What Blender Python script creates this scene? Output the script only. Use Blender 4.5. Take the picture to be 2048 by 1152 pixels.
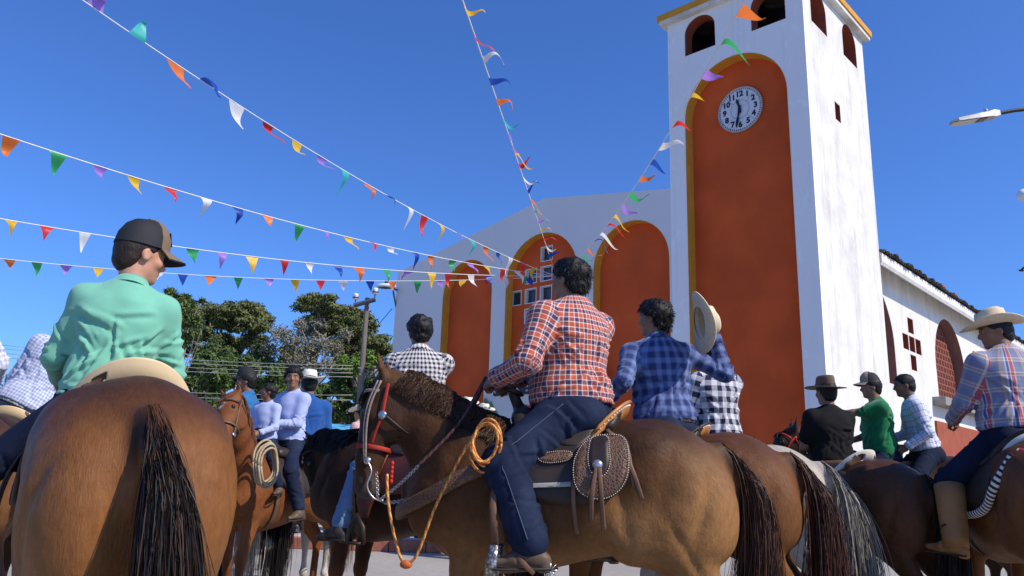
import bpy, bmesh, math, random
import numpy as np
from mathutils import Vector, Matrix
from mathutils.geometry import tessellate_polygon

for _o in list(bpy.data.objects):
    bpy.data.objects.remove(_o)
SC = bpy.context.scene
COL = SC.collection
R = math.radians
# ------------------------------------------------------------------ camera
CAM_F, CAM_PITCH, CAM_ROLL, CAM_H = 1572.8, R(13.558), R(1.799), 1.12
cam_data = bpy.data.cameras.new('camera')
cam = bpy.data.objects.new('camera', cam_data)
COL.objects.link(cam)
cam_data.sensor_width = 36.0
cam_data.lens = 36.0 * CAM_F / 2048.0
cam_data.clip_start = 0.05
cam_data.clip_end = 2000
cam.matrix_world = (Matrix.Translation((0, 0, CAM_H)) @ Matrix.Rotation(R(90) + CAM_PITCH, 4, 'X')
                    @ Matrix.Rotation(CAM_ROLL, 4, 'Z'))
SC.camera = cam
# ------------------------------------------------------------------ light
SUN_EL, SUN_AZ = R(43), -R(28)      # direction TO the sun, azimuth from +X
world = bpy.data.worlds.new('World')
SC.world = world
world.use_nodes = True
_nt = world.node_tree
_bg = _nt.nodes['Background']
_sky = _nt.nodes.new('ShaderNodeTexSky')
_sky.sky_type = 'NISHITA'
_sky.sun_disc = False
_sky.sun_elevation = SUN_EL
_sky.sun_rotation = math.pi / 2 - SUN_AZ
_sky.altitude = 300
_sky.air_density = 1.0
_sky.dust_density = 1.0
_sky.ozone_density = 7.0
_tint = _nt.nodes.new('ShaderNodeMix')
_tint.data_type = 'RGBA'
_tint.blend_type = 'MULTIPLY'
_tint.inputs[0].default_value = 1.0
_tint.inputs[7].default_value = (0.50, 0.73, 1.10, 1)
_nt.links.new(_sky.outputs[0], _tint.inputs[6])
_nt.links.new(_tint.outputs[2], _bg.inputs[0])
_bg.inputs[1].default_value = 0.14
sun_data = bpy.data.lights.new('sun', 'SUN')
sun = bpy.data.objects.new('sun', sun_data)
COL.objects.link(sun)
sun_data.energy = 4.1
sun_data.angle = R(0.53)
sun_data.color = (1.0, 0.89, 0.73)
_ts = Vector((math.cos(SUN_EL) * math.cos(SUN_AZ), math.cos(SUN_EL) * math.sin(SUN_AZ), math.sin(SUN_EL)))
sun.rotation_euler = _ts.to_track_quat('Z', 'Y').to_euler()
SC.view_settings.view_transform = 'Standard'
SC.view_settings.look = 'None'
SC.view_settings.exposure = 0.32
SC.view_settings.gamma = 1.0
SC.view_settings.use_curve_mapping = False
# ================================================================== helpers
_CP, _SP = math.cos(CAM_PITCH), math.sin(CAM_PITCH)
_fw = np.array([0, _CP, _SP]); _u0 = np.array([0, -_SP, _CP]); _r0 = np.array([1.0, 0, 0])
_cr, _sr = math.cos(CAM_ROLL), math.sin(CAM_ROLL)
_rt = _cr * _r0 + _sr * _u0; _up = -_sr * _r0 + _cr * _u0
_C = np.array([0, 0, CAM_H])
def at(x, y, Y):
    """world point seen at photo pixel (x, y) standing Y metres ahead"""
    r = _fw + _rt * (x - 1024) / CAM_F - _up * (y - 576) / CAM_F
    return _C + r * (Y / r[1])
def V3(*a): return np.array(a, float)
def unit(v):
    v = np.asarray(v, float); return v / max(1e-9, np.linalg.norm(v))
def tag(o, label=None, cat=None, group=None, kind=None):
    if label: o['label'] = label
    if cat: o['category'] = cat
    if group: o['group'] = group
    if kind: o['kind'] = kind
    return o
def empty(name, loc=(0, 0, 0), rz=0.0, label=None, cat=None, group=None):
    o = bpy.data.objects.new(name, None); COL.objects.link(o)
    o.location = tuple(loc); o.rotation_euler = (0, 0, rz); o.empty_display_size = 0.1
    return tag(o, label, cat, group)
def link(name, me, parent=None, loc=None, rot=None):
    o = bpy.data.objects.new(name, me); COL.objects.link(o)
    if parent is not None: o.parent = parent
    if loc is not None: o.location = tuple(loc)
    if rot is not None: o.rotation_euler = rot
    return o
def mesh_np(name, V, F, mats, smooth=True, cols=None, uv=None, mi=None):
    """V (n,3); F list of (m,k) int arrays; cols per-vertex rgb -> attribute 'col'; uv per loop"""
    me = bpy.data.meshes.new(name)
    V = np.asarray(V, np.float32)
    if isinstance(F, np.ndarray): F = [F]
    F = [np.asarray(f, np.int32) for f in F if len(f)]
    nl = sum(f.size for f in F); npoly = sum(len(f) for f in F)
    me.vertices.add(len(V)); me.vertices.foreach_set('co', V.ravel())
    me.loops.add(nl); me.polygons.add(npoly)
    me.loops.foreach_set('vertex_index', np.concatenate([f.ravel() for f in F]))
    tot = np.concatenate([np.full(len(f), f.shape[1], np.int32) for f in F])
    st = np.concatenate([[0], np.cumsum(tot)[:-1]]).astype(np.int32)
    me.polygons.foreach_set('loop_start', st)
    if smooth is not None: me.polygons.foreach_set('use_smooth', np.full(npoly, bool(smooth)))
    for m in (mats if isinstance(mats, (list, tuple)) else [mats]): me.materials.append(m)
    if mi is not None: me.polygons.foreach_set('material_index', np.asarray(mi, np.int32))
    me.update(calc_edges=True); me.validate()
    if cols is not None:
        a = me.color_attributes.new('col', 'FLOAT_COLOR', 'POINT')
        c = np.ones((len(V), 4), np.float32); c[:, :3] = cols
        a.data.foreach_set('color', c.ravel())
    if uv is not None:
        l = me.uv_layers.new(name='UVMap'); l.data.foreach_set('uv', np.asarray(uv, np.float32).ravel())
    return me
def mesh_py(name, verts, faces, mat, smooth=False):
    me = bpy.data.meshes.new(name); me.from_pydata([tuple(v) for v in verts], [], faces)
    me.materials.append(mat); me.update()
    if smooth: me.polygons.foreach_set('use_smooth', [True] * len(me.polygons))
    return me
class MB:
    """collects simple shapes into one mesh"""
    def __init__(s): s.v = []; s.f = []
    def add(s, v, f):
        o = len(s.v); s.v += [tuple(p) for p in v]; s.f += [tuple(i + o for i in q) for q in f]; return s
    def box(s, lo, hi):
        (a, b, c), (d, e, g) = lo, hi
        return s.add([(a,b,c),(d,b,c),(d,e,c),(a,e,c),(a,b,g),(d,b,g),(d,e,g),(a,e,g)],
                     [(0,3,2,1),(4,5,6,7),(0,1,5,4),(1,2,6,5),(2,3,7,6),(3,0,4,7)])
    def bbox(s, lo, hi, b=0.01):
        bm = bmesh.new(); m = MB().box(lo, hi)
        vs = [bm.verts.new(p) for p in m.v]
        for q in m.f: bm.faces.new([vs[i] for i in q])
        bmesh.ops.bevel(bm, geom=bm.edges[:], offset=b, segments=2, affect='EDGES', profile=0.5)
        bm.verts.index_update()
        s.add([v.co[:] for v in bm.verts], [[v.index for v in f.verts] for f in bm.faces]); bm.free(); return s
    def tube(s, pts, rad, n=8, cap=True, flat=1.0, side=None):
        pts = [np.asarray(p, float) for p in pts]; k = len(pts)
        rad = [rad] * k if np.isscalar(rad) else list(rad)
        ref = np.array([0, 0, 1.0]) if side is None else np.asarray(side, float)
        vs = []; fs = []; pu = None
        for i, p in enumerate(pts):
            t = unit(pts[min(i + 1, k - 1)] - pts[max(i - 1, 0)])
            if pu is None or side is not None:
                a = ref if abs(t @ unit(ref)) < 0.95 else np.array([1.0, 0.2, 0])
                u = unit(a - t * (a @ t))
            else: u = unit(pu - t * (pu @ t))
            pu = u; w = np.cross(t, u)
            for j in range(n):
                an = 2 * math.pi * j / n
                vs.append(p + rad[i] * (math.cos(an) * u + flat * math.sin(an) * w))
        for i in range(k - 1):
            for j in range(n):
                fs.append((i*n+j, i*n+(j+1) % n, (i+1)*n+(j+1) % n, (i+1)*n+j))
        if cap: fs.append(tuple(range(n))[::-1]); fs.append(tuple((k-1)*n+j for j in range(n)))
        return s.add(vs, fs)
    def lathe(s, prof, n=20, c=(0, 0, 0), axis=(0, 0, 1), sx=1.0, sy=1.0):
        ax = unit(axis); a = np.array([1.0, 0, 0]) if abs(ax[0]) < 0.9 else np.array([0, 1.0, 0])
        u = unit(a - ax * (a @ ax)); w = np.cross(ax, u); c = np.asarray(c, float)
        vs = []; fs = []; k = len(prof)
        for (r, z) in prof:
            for j in range(n):
                an = 2 * math.pi * j / n
                vs.append(c + ax * z + r * (sx * math.cos(an) * u + sy * math.sin(an) * w))
        for i in range(k - 1):
            for j in range(n): fs.append((i*n+j, i*n+(j+1) % n, (i+1)*n+(j+1) % n, (i+1)*n+j))
        fs.append(tuple(range(n))[::-1]); fs.append(tuple((k-1)*n+j for j in range(n)))
        return s.add(vs, fs)
    def ball(s, c, r, n=10, m=6):
        if np.isscalar(r): r = (r, r, r)
        vs = []; fs = []
        for i in range(m + 1):
            th = math.pi * i / m
            for j in range(n):
                ph = 2 * math.pi * j / n
                vs.append((c[0]+r[0]*math.sin(th)*math.cos(ph), c[1]+r[1]*math.sin(th)*math.sin(ph), c[2]+r[2]*math.cos(th)))
        for i in range(m):
            for j in range(n): fs.append((i*n+j, (i+1)*n+j, (i+1)*n+(j+1) % n, i*n+(j+1) % n))
        return s.add(vs, fs)
    def mesh(s, name, mat, smooth=False): return mesh_py(name, s.v, s.f, mat, smooth)
    def build(s, name, mat, parent=None, smooth=False, **k): return link(name, s.mesh(name, mat, smooth), parent, **k)
def plate(name, outer, holes, thick, mat, parent=None, frame=None):
    """flat plate with holes: outlines in 2-D (x, z), front face at local y=0, body behind it to y=thick"""
    cu = bpy.data.curves.new(name, 'CURVE'); cu.dimensions = '2D'; cu.fill_mode = 'BOTH'; cu.extrude = thick / 2
    for pl in [outer] + list(holes):
        sp = cu.splines.new('POLY'); sp.points.add(len(pl) - 1)
        for p, (x, z) in zip(sp.points, pl): p.co = (x, z, 0, 1)
        sp.use_cyclic_u = True
    o = bpy.data.objects.new(name, cu); COL.objects.link(o)
    bpy.context.view_layer.update()
    me = bpy.data.meshes.new_from_object(o.evaluated_get(bpy.context.evaluated_depsgraph_get()))
    bpy.data.objects.remove(o); bpy.data.curves.remove(cu)
    me.name = name
    n = len(me.vertices); co = np.empty(n * 3, np.float32); me.vertices.foreach_get('co', co); co = co.reshape(-1, 3)
    P = np.stack([co[:, 0], thick / 2 - co[:, 2], co[:, 1]], 1)
    if frame is not None:
        fo, fx, fy = [np.asarray(q, float) for q in frame]
        P = fo + P[:, :1] * fx + P[:, 1:2] * fy + P[:, 2:3] * np.array([0, 0, 1.0])
    me.vertices.foreach_set('co', P.astype(np.float32).ravel()); me.update()
    me.materials.clear(); me.materials.append(mat)
    for p in me.polygons: p.use_smooth = False
    return link(name, me, parent)
def text_mesh(name, s, size, mat, depth=0.004, bold=0.0):
    cu = bpy.data.curves.new(name, 'FONT'); cu.body = s; cu.size = size; cu.align_x = 'CENTER'; cu.align_y = 'CENTER'
    cu.extrude = depth; cu.offset = bold; cu.resolution_u = 3
    o = bpy.data.objects.new(name, cu); COL.objects.link(o); bpy.context.view_layer.update()
    me = bpy.data.meshes.new_from_object(o.evaluated_get(bpy.context.evaluated_depsgraph_get()))
    bpy.data.objects.remove(o); bpy.data.curves.remove(cu)
    me.materials.clear(); me.materials.append(mat); me.name = name
    return me
# ------------------------------------------------------------------ materials
class NT:
    def __init__(s, name):
        s.m = bpy.data.materials.new(name); s.m.use_nodes = True; s.t = s.m.node_tree
        s.b = s.t.nodes['Principled BSDF']
    def n(s, typ, **k):
        nd = s.t.nodes.new('ShaderNode' + typ)
        for a, b in k.items(): setattr(nd, a, b)
        return nd
    def l(s, a, b): s.t.links.new(a, b)
    def math(s, op, a, b=None, c=None, clamp=False):
        nd = s.n('Math', operation=op, use_clamp=clamp)
        for i, x in enumerate((a, b, c)):
            if x is None: continue
            if isinstance(x, (int, float)): nd.inputs[i].default_value = x
            else: s.l(x, nd.inputs[i])
        return nd.outputs[0]
    def mix(s, f, a, b, mode='MIX'):
        nd = s.n('Mix', data_type='RGBA', blend_type=mode)
        for i, x in ((0, f), (6, a), (7, b)):
            if isinstance(x, (int, float)): nd.inputs[i].default_value = x
            elif isinstance(x, tuple): nd.inputs[i].default_value = (*x[:3], 1)
            else: s.l(x, nd.inputs[i])
        return nd.outputs[2]
    def noise(s, vec, scale, detail=4, rough=.55, dist=0.0):
        nd = s.n('TexNoise'); nd.inputs['Scale'].default_value = scale; nd.inputs['Detail'].default_value = detail
        nd.inputs['Roughness'].default_value = rough; nd.inputs['Distortion'].default_value = dist
        if vec is not None: s.l(vec, nd.inputs['Vector'])
        return nd.outputs[0]
    def ramp(s, f, stops, interp='LINEAR'):
        nd = s.n('ValToRGB'); cr = nd.color_ramp; cr.interpolation = interp
        while len(cr.elements) > 1: cr.elements.remove(cr.elements[-1])
        for i, (p, c) in enumerate(stops):
            e = cr.elements[0] if i == 0 else cr.elements.new(p)
            e.position = p; c = (c, c, c) if isinstance(c, (int, float)) else c
            e.color = (*c[:3], 1)
        s.l(f, nd.inputs[0]); return nd.outputs[0]
    def scale(s, vec, v):
        nd = s.n('Mapping'); nd.inputs['Scale'].default_value = v; s.l(vec, nd.inputs['Vector']); return nd.outputs[0]
    def obj(s): return s.n('TexCoord').outputs['Object']
    def uv(s): return s.n('TexCoord').outputs['UV']
    def bump(s, h, strength=.3, dist=.01):
        nd = s.n('Bump'); nd.inputs['Strength'].default_value = strength; nd.inputs['Distance'].default_value = dist
        s.l(h, nd.inputs['Height']); s.l(nd.outputs[0], s.b.inputs['Normal']); return nd
    def set(s, **k):
        for a, v in k.items():
            i = s.b.inputs[a.replace('_', ' ')]
            if isinstance(v, tuple): i.default_value = (*v[:3], 1)
            elif isinstance(v, (int, float)): i.default_value = v
            else: s.l(v, i)
        return s
def M(name, col, rough=.6, var=.18, scale=6.0, bump=.15, bscale=40.0, metal=0.0, spec=.4, sheen=0.0, vec=(1, 1, 1), bdist=.004, coat=0):
    t = NT(name); v = t.scale(t.obj(), vec)
    n = t.noise(v, scale, 5)
    c = t.mix(t.ramp(n, [(.3, 0.0), (.7, 1.0)]), tuple(x * (1 - var) for x in col), tuple(min(1, x * (1 + var)) for x in col))
    t.set(Base_Color=c, Roughness=rough, Metallic=metal, Specular_IOR_Level=spec, Sheen_Weight=sheen, Coat_Weight=coat)
    if bump: t.bump(t.noise(v, bscale, 3), bump, bdist)
    return t.m
# ------------------------------------------------------------------ numpy value noise
def _h(i, j, k, seed):
    n = (i * 73856093) ^ (j * 19349663) ^ (k * 83492791) ^ (seed * 2654435761 & 0x7fffffff)
    n = (n ^ (n >> 13)) * 1274126177 & 0xffffffff
    n = (n ^ (n >> 16)) * 2246822519 & 0xffffffff
    return ((n ^ (n >> 15)) & 0xffff) / 65535.0
def vnoise(P, seed=0):
    P = np.asarray(P, float); I = np.floor(P).astype(np.int64); f = P - I; f = f * f * (3 - 2 * f); r = 0
    for a in (0, 1):
        for b in (0, 1):
            for c in (0, 1):
                w = (f[:, 0] if a else 1 - f[:, 0]) * (f[:, 1] if b else 1 - f[:, 1]) * (f[:, 2] if c else 1 - f[:, 2])
                r = r + w * _h(I[:, 0] + a, I[:, 1] + b, I[:, 2] + c, seed)
    return r
def fbm(P, oct=3, seed=0):
    P = np.asarray(P, float); r = 0; a = .5; t = 0
    for i in range(oct): r = r + a * vnoise(P * 2 ** i, seed + i); t += a; a *= .5
    return r / t
# ------------------------------------------------------------------ signed-distance bodies
class Body:
    def __init__(s, lo, hi, h):
        s.h = h; s.lo = np.asarray(lo, float) - 3 * h
        s.n = np.ceil((np.asarray(hi, float) + 3 * h - s.lo) / h).astype(int) + 1
        s.f = np.full(tuple(s.n), .5, np.float32)
    def _sl(s, lo, hi):
        a = np.clip(np.floor((lo - s.lo) / s.h).astype(int), 0, s.n - 1); b = np.clip(np.ceil((hi - s.lo) / s.h).astype(int) + 1, 0, s.n)
        if np.any(b <= a): return None
        ax = [(s.lo[i] + s.h * np.arange(a[i], b[i])).astype(np.float32) for i in range(3)]
        return tuple(slice(a[i], b[i]) for i in range(3)), ax[0][:, None, None], ax[1][None, :, None], ax[2][None, None, :]
    def _put(s, sl, d, k, sub):
        g = s.f[sl]
        if sub:
            d = -d; h = np.clip(.5 + .5 * (d - g) / k, 0, 1); s.f[sl] = g + (d - g) * h + k * h * (1 - h)
        else:
            h = np.clip(.5 + .5 * (d - g) / k, 0, 1); s.f[sl] = g * h + d * (1 - h) - k * h * (1 - h)
    def seg(s, a, b, ra, rb=None, side=None, k=.03, sub=False):
        """tapered capsule a->b; ra/rb a radius or (radius along side, other radius)"""
        a = np.asarray(a, float); b = np.asarray(b, float); rb = ra if rb is None else rb
        ra = (ra, ra) if np.isscalar(ra) else ra; rb = (rb, rb) if np.isscalar(rb) else rb
        m = max(ra + rb) + k + 2.5 * s.h
        q = s._sl(np.minimum(a, b) - m, np.maximum(a, b) + m)
        if q is None: return s
        sl, X, Y, Z = q
        d = b - a; L = np.linalg.norm(d)
        ax = d / L if L > 1e-6 else np.array([0, 0, 1.0])
        sd = np.array([1.0, 0, 0]) if side is None else np.asarray(side, float)
        sd = sd - ax * (sd @ ax)
        if np.linalg.norm(sd) < 1e-4: sd = np.array([0, 1.0, 0]) - ax * ax[1]
        sd = unit(sd); w = np.cross(ax, sd)
        px, py, pz = X - a[0], Y - a[1], Z - a[2]
        l = px * ax[0] + py * ax[1] + pz * ax[2]
        t = np.clip(l / max(L, 1e-6), 0, 1)
        u = px * sd[0] + py * sd[1] + pz * sd[2]; v = px * w[0] + py * w[1] + pz * w[2]; e = l - t * L
        r1 = ra[0] + (rb[0] - ra[0]) * t; r2 = ra[1] + (rb[1] - ra[1]) * t; rm = np.minimum(r1, r2)
        qq = np.sqrt((u / r1) ** 2 + (v / r2) ** 2 + (e / rm) ** 2)
        s._put(sl, ((qq - 1) * rm).astype(np.float32), k, sub); return s
    def ell(s, c, r, k=.03, sub=False, ax=None):
        """ellipsoid, axes ax (3 rows) or world"""
        c = np.asarray(c, float); r = (r, r, r) if np.isscalar(r) else r
        A = np.eye(3) if ax is None else np.asarray(ax, float)
        m = (max(r) if ax is not None else np.asarray(r)) + k + 2.5 * s.h
        q = s._sl(c - m, c + m)
        if q is None: return s
        sl, X, Y, Z = q; px, py, pz = X - c[0], Y - c[1], Z - c[2]; g = 0; g2 = 0
        for i in range(3):
            u = px * A[i][0] + py * A[i][1] + pz * A[i][2]; g = g + (u / r[i]) ** 2; g2 = g2 + (u / r[i] ** 2) ** 2
        k0 = np.sqrt(g); k1 = np.sqrt(g2) + 1e-9
        s._put(sl, (k0 * (k0 - 1) / k1).astype(np.float32), k, sub); return s
    def trunk(s, prof, n=2.3, k=.03, nu=None):
        """loft along +Y: rows (y, top, bottom, halfwidth)"""
        prof = np.asarray(prof, float); m = k + 3 * s.h
        q = s._sl(np.array([-prof[:, 3].max() - m, prof[0, 0] - m, prof[:, 2].min() - m]),
                  np.array([prof[:, 3].max() + m, prof[-1, 0] + m, prof[:, 1].max() + m]))
        sl, X, Y, Z = q
        yy = Y.ravel().astype(float); yc = np.clip(yy, prof[0, 0], prof[-1, 0])
        def cs(col):
            xs = prof[:, 0]; ys = prof[:, col]; mm = np.gradient(ys, xs); i = np.clip(np.searchsorted(xs, yc) - 1, 0, len(xs) - 2)
            hh = xs[i+1] - xs[i]; t = (yc - xs[i]) / hh
            return ((2*t**3-3*t**2+1)*ys[i] + (t**3-2*t**2+t)*hh*mm[i] + (-2*t**3+3*t**2)*ys[i+1] + (t**3-t**2)*hh*mm[i+1])
        top, bot, wd = cs(1), cs(2), cs(3)
        zc = ((top + bot) / 2)[None, :, None]; hz = ((top - bot) / 2)[None, :, None]; wd = wd[None, :, None]; e = (yy - yc)[None, :, None]
        rm = np.minimum(hz, wd)
        e_ = np.where(Z > zc, nu or n, n); qq = ((np.abs(X) / wd) ** e_ + (np.abs(Z - zc) / hz) ** e_) ** (1 / e_)
        qq = np.sqrt(qq ** 2 + (e / np.maximum(rm * .6, .02)) ** 2)
        s._put(sl, ((qq - 1) * rm).astype(np.float32), k, False); return s
    def cut(s, p, nrm):
        """remove everything on the side nrm points to"""
        p = np.asarray(p, float); nrm = unit(nrm)
        ax = [(s.lo[i] + s.h * np.arange(s.n[i])).astype(np.float32) for i in range(3)]
        d = (ax[0][:, None, None]-p[0])*nrm[0] + (ax[1][None, :, None]-p[1])*nrm[1] + (ax[2][None, None, :]-p[2])*nrm[2]
        s.f = np.maximum(s.f, d.astype(np.float32)); return s
    def fn(s, f):
        ax = [(s.lo[i] + s.h * np.arange(s.n[i])).astype(np.float32) for i in range(3)]
        s.f = f(s.f, ax[0][:, None, None], ax[1][None, :, None], ax[2][None, None, :]).astype(np.float32); return s
    def surf(s, smooth=1):
        f = s.f; S = f < 0
        nx, ny, nz = f.shape
        cnt = np.zeros((nx-1, ny-1, nz-1), np.int8)
        for a in (0, 1):
            for b in (0, 1):
                for c in (0, 1): cnt += S[a:nx-1+a, b:ny-1+b, c:nz-1+c]
        act = (cnt > 0) & (cnt < 8)
        I = np.argwhere(act); N = len(I)
        idx = np.full(act.shape, -1, np.int32); idx[act] = np.arange(N)
        acc = np.zeros((N, 3)); num = np.zeros(N)
        cor = [(a, b, c) for a in (0, 1) for b in (0, 1) for c in (0, 1)]
        val = {c: f[I[:, 0]+c[0], I[:, 1]+c[1], I[:, 2]+c[2]] for c in cor}
        for c in cor:
            for d in range(3):
                if c[d] == 0:
                    e = list(c); e[d] = 1; e = tuple(e); A, B = val[c], val[e]; m = (A < 0) != (B < 0)
                    t = np.where(m, A / np.where(m, A - B, 1), 0); p = np.tile(np.array(c, float), (N, 1)); p[:, d] += t
                    acc[m] += p[m]; num[m] += 1
        Vv = s.lo + s.h * (I + acc / num[:, None])
        Q = []
        for d in range(3):
            e = [1, 1, 1]; e[d] = 0
            o1, o2 = [q for q in range(3) if q != d]
            sl0 = [slice(1, n-1) for n in f.shape]; sl1 = list(sl0); sl0[d] = slice(0, f.shape[d]-1); sl1[d] = slice(1, f.shape[d])
            A, B = S[tuple(sl0)], S[tuple(sl1)]
            for fl, m in ((False, A & ~B), (True, ~A & B)):
                J = np.argwhere(m)
                if not len(J): continue
                J = J + np.array([0 if q == d else 1 for q in range(3)])
                def cell(da, db):
                    K = J.copy(); K[:, o1] += da; K[:, o2] += db; return idx[K[:, 0], K[:, 1], K[:, 2]]
                q = np.stack([cell(-1, -1), cell(0, -1), cell(0, 0), cell(-1, 0)], 1)
                if fl ^ (d == 1): q = q[:, ::-1]
                Q.append(q)
        Q = np.concatenate(Q)
        for _ in range(smooth): Vv = lap(Vv, Q)
        return Vv, Q
def lap(V, Q, w=.5):
    s = np.zeros_like(V); n = np.zeros(len(V))
    for i in range(Q.shape[1]):
        a, b = Q[:, i], Q[:, (i + 1) % Q.shape[1]]
        for c in range(3):
            s[:, c] += np.bincount(a, V[b, c], len(V)) + np.bincount(b, V[a, c], len(V))
        n += np.bincount(a, minlength=len(V)) + np.bincount(b, minlength=len(V))
    return V + w * (s / np.maximum(n, 1)[:, None] - V)
def normals(V, Q):
    fn = np.cross(V[Q[:, 2]] - V[Q[:, 0]], V[Q[:, 3]] - V[Q[:, 1]]); N = np.zeros_like(V)
    for i in range(4):
        for c in range(3): N[:, c] += np.bincount(Q[:, i], fn[:, c], len(V))
    return N / np.maximum(1e-12, np.linalg.norm(N, axis=1))[:, None]
def ribbons(name, P, W, mat, cols=None, rng=None):
    """strands: P (n, k, 3) points, W (k,) half widths; flat tapering ribbons, one mesh"""
    n, k, _ = P.shape; rng = rng or np.random.default_rng(1)
    T = np.gradient(P, axis=1); T /= np.linalg.norm(T, axis=2, keepdims=True) + 1e-9
    a = rng.normal(size=(n, 1, 3)); B = np.cross(T, a); B /= np.linalg.norm(B, axis=2, keepdims=True) + 1e-9
    W = np.asarray(W)[None, :, None]
    V = np.stack([P - B * W, P + B * W], 2).reshape(-1, 3)
    base = (np.arange(n) * k * 2)[:, None] + (np.arange(k - 1) * 2)[None, :]
    F = np.stack([base, base + 1, base + 3, base + 2], 2).reshape(-1, 4)
    c = None
    if cols is not None: c = np.repeat(cols, k * 2, axis=0)
    return mesh_np(name, V, F, mat, True, c)
def flatpatch(outline, cuts=3):
    """2-D polygon -> triangulated, subdivided points (for mapping onto curved surfaces)"""
    bm = bmesh.new(); vs = [bm.verts.new((x, y, 0)) for x, y in outline]
    f = bm.faces.new(vs); bmesh.ops.triangulate(bm, faces=[f])
    for _ in range(cuts):
        es = [e for e in bm.edges if e.calc_length() > .03]
        if not es: break
        bmesh.ops.subdivide_edges(bm, edges=es, cuts=1); bmesh.ops.triangulate(bm, faces=bm.faces[:])
    bm.verts.index_update()
    P = np.array([v.co[:2] for v in bm.verts]); F = [[v.index for v in f.verts] for f in bm.faces]
    Bd = [(e.verts[0].index, e.verts[1].index) for e in bm.edges if e.is_boundary]
    Bd = [(l.vert.index, l.link_loop_next.vert.index) for e in bm.edges if e.is_boundary for l in e.link_loops]
    bm.free(); return P, F, Bd
def slab(name, outline, fmap, thick, mat, parent=None, cuts=3, smooth=True):
    """leather-like plate: 2-D outline mapped by fmap(u, v, offset) -> xyz, given thickness"""
    P, F, Bd = flatpatch(outline, cuts); n = len(P)
    A = fmap(P[:, 0], P[:, 1], thick); B = fmap(P[:, 0], P[:, 1], 0.0)
    fs = [tuple(f) for f in F] + [tuple(i + n for i in f[::-1]) for f in F] + [(b, a, a + n, b + n) for a, b in Bd]
    me = mesh_py(name, np.concatenate([A, B]), fs, mat, smooth)
    bm = bmesh.new(); bm.from_mesh(me); bmesh.ops.recalc_face_normals(bm, faces=bm.faces[:]); bm.to_mesh(me); bm.free()
    return link(name, me, parent)
def chaikin(pts, n=2, closed=True):
    pts = [np.asarray(p, float) for p in pts]
    for _ in range(n):
        o = []; k = len(pts)
        for i in range(k if closed else k - 1):
            a, b = pts[i], pts[(i + 1) % k]; o += [a * .75 + b * .25, a * .25 + b * .75]
        pts = o if closed else [pts[0]] + o + [pts[-1]]
    return pts
def spline(pts, n=6):
    pts = [np.asarray(p, float) for p in pts]; o = []
    for i in range(len(pts) - 1):
        p0 = pts[max(i-1, 0)]; p1 = pts[i]; p2 = pts[i+1]; p3 = pts[min(i+2, len(pts)-1)]
        for j in range(n):
            t = j / n; o.append(.5*((2*p1)+(p2-p0)*t+(2*p0-5*p1+4*p2-p3)*t*t+(3*p1-p0-3*p2+p3)*t**3))
    return o + [pts[-1]]
# ================================================================== setting: ground
def mat_ground():
    t = NT('concrete paving'); o = t.obj()
    n1 = t.noise(o, .35, 6, .6); n2 = t.noise(o, 9, 6, .7)
    c = t.mix(t.ramp(n1, [(.35, 0.), (.65, 1.)]), (.33, .31, .275), (.43, .40, .35))
    c = t.mix(t.ramp(n2, [(.3, .75), (.75, 0.)]), c, (.25, .235, .21))
    t.set(Base_Color=c, Roughness=.9); t.bump(n2, .35, .01); return t.m
M_GROUND = mat_ground()
M_KERB = M('red brick kerb', (.34, .12, .075), .85, .3, 7, .4, 30)
M_PAVE = M('pale pavement slab', (.47, .43, .37), .88, .2, 3, .3, 25)
tag(MB().add([(-600, -60, 0), (600, -60, 0), (600, 1200, 0), (-600, 1200, 0)], [(0, 1, 2, 3)]).build('ground', M_GROUND), kind='structure')
# raised church pavement: its red edge runs across behind the horses
pv = tag(MB().box((-40, 12.4, .004), (2.6, 70, .15)).build('pavement', M_PAVE), kind='structure')
for i in range(34):
    x0 = -16 + i * .55
    MB().bbox((x0, 12.22, 0), (x0 + .54, 12.398, .165), .012).build('kerb_stone', M_KERB, pv)
# ================================================================== church
CH_YAW = .816
CH_K = (6.514, 16.094, 0)
def mat_white(name, grime, streak=0.0):
    t = NT(name); o = t.obj()
    n1 = t.noise(o, .8, 7, .62); n2 = t.noise(t.scale(o, (1, 1, .35)), 2.2, 6, .65, .4); n3 = t.noise(o, 22, 4, .6)
    c = t.mix(t.ramp(n1, [(.40, 0.), (.66, grime)]), (.74, .735, .71), (.50, .485, .45))
    c = t.mix(t.ramp(n2, [(.46, 0.), (.66, grime * .8)]), c, (.50, .48, .44))
    c = t.mix(t.ramp(t.noise(t.scale(o, (1, 1, .5)), 5.5, 7, .75, 1.2), [(.56, 0.), (.64, .55)]), c, (.80, .79, .77))
    if streak:
        n4 = t.noise(t.scale(o, (6, 6, .22)), 1.6, 5, .6)
        c = t.mix(t.ramp(n4, [(.52, 0.), (.70, streak)]), c, (.40, .385, .35))
    t.set(Base_Color=c, Roughness=.85, Specular_IOR_Level=.25)
    t.bump(t.math('ADD', n3, t.math('MULTIPLY', n2, 2.0)), .35, .012); return t.m
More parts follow.
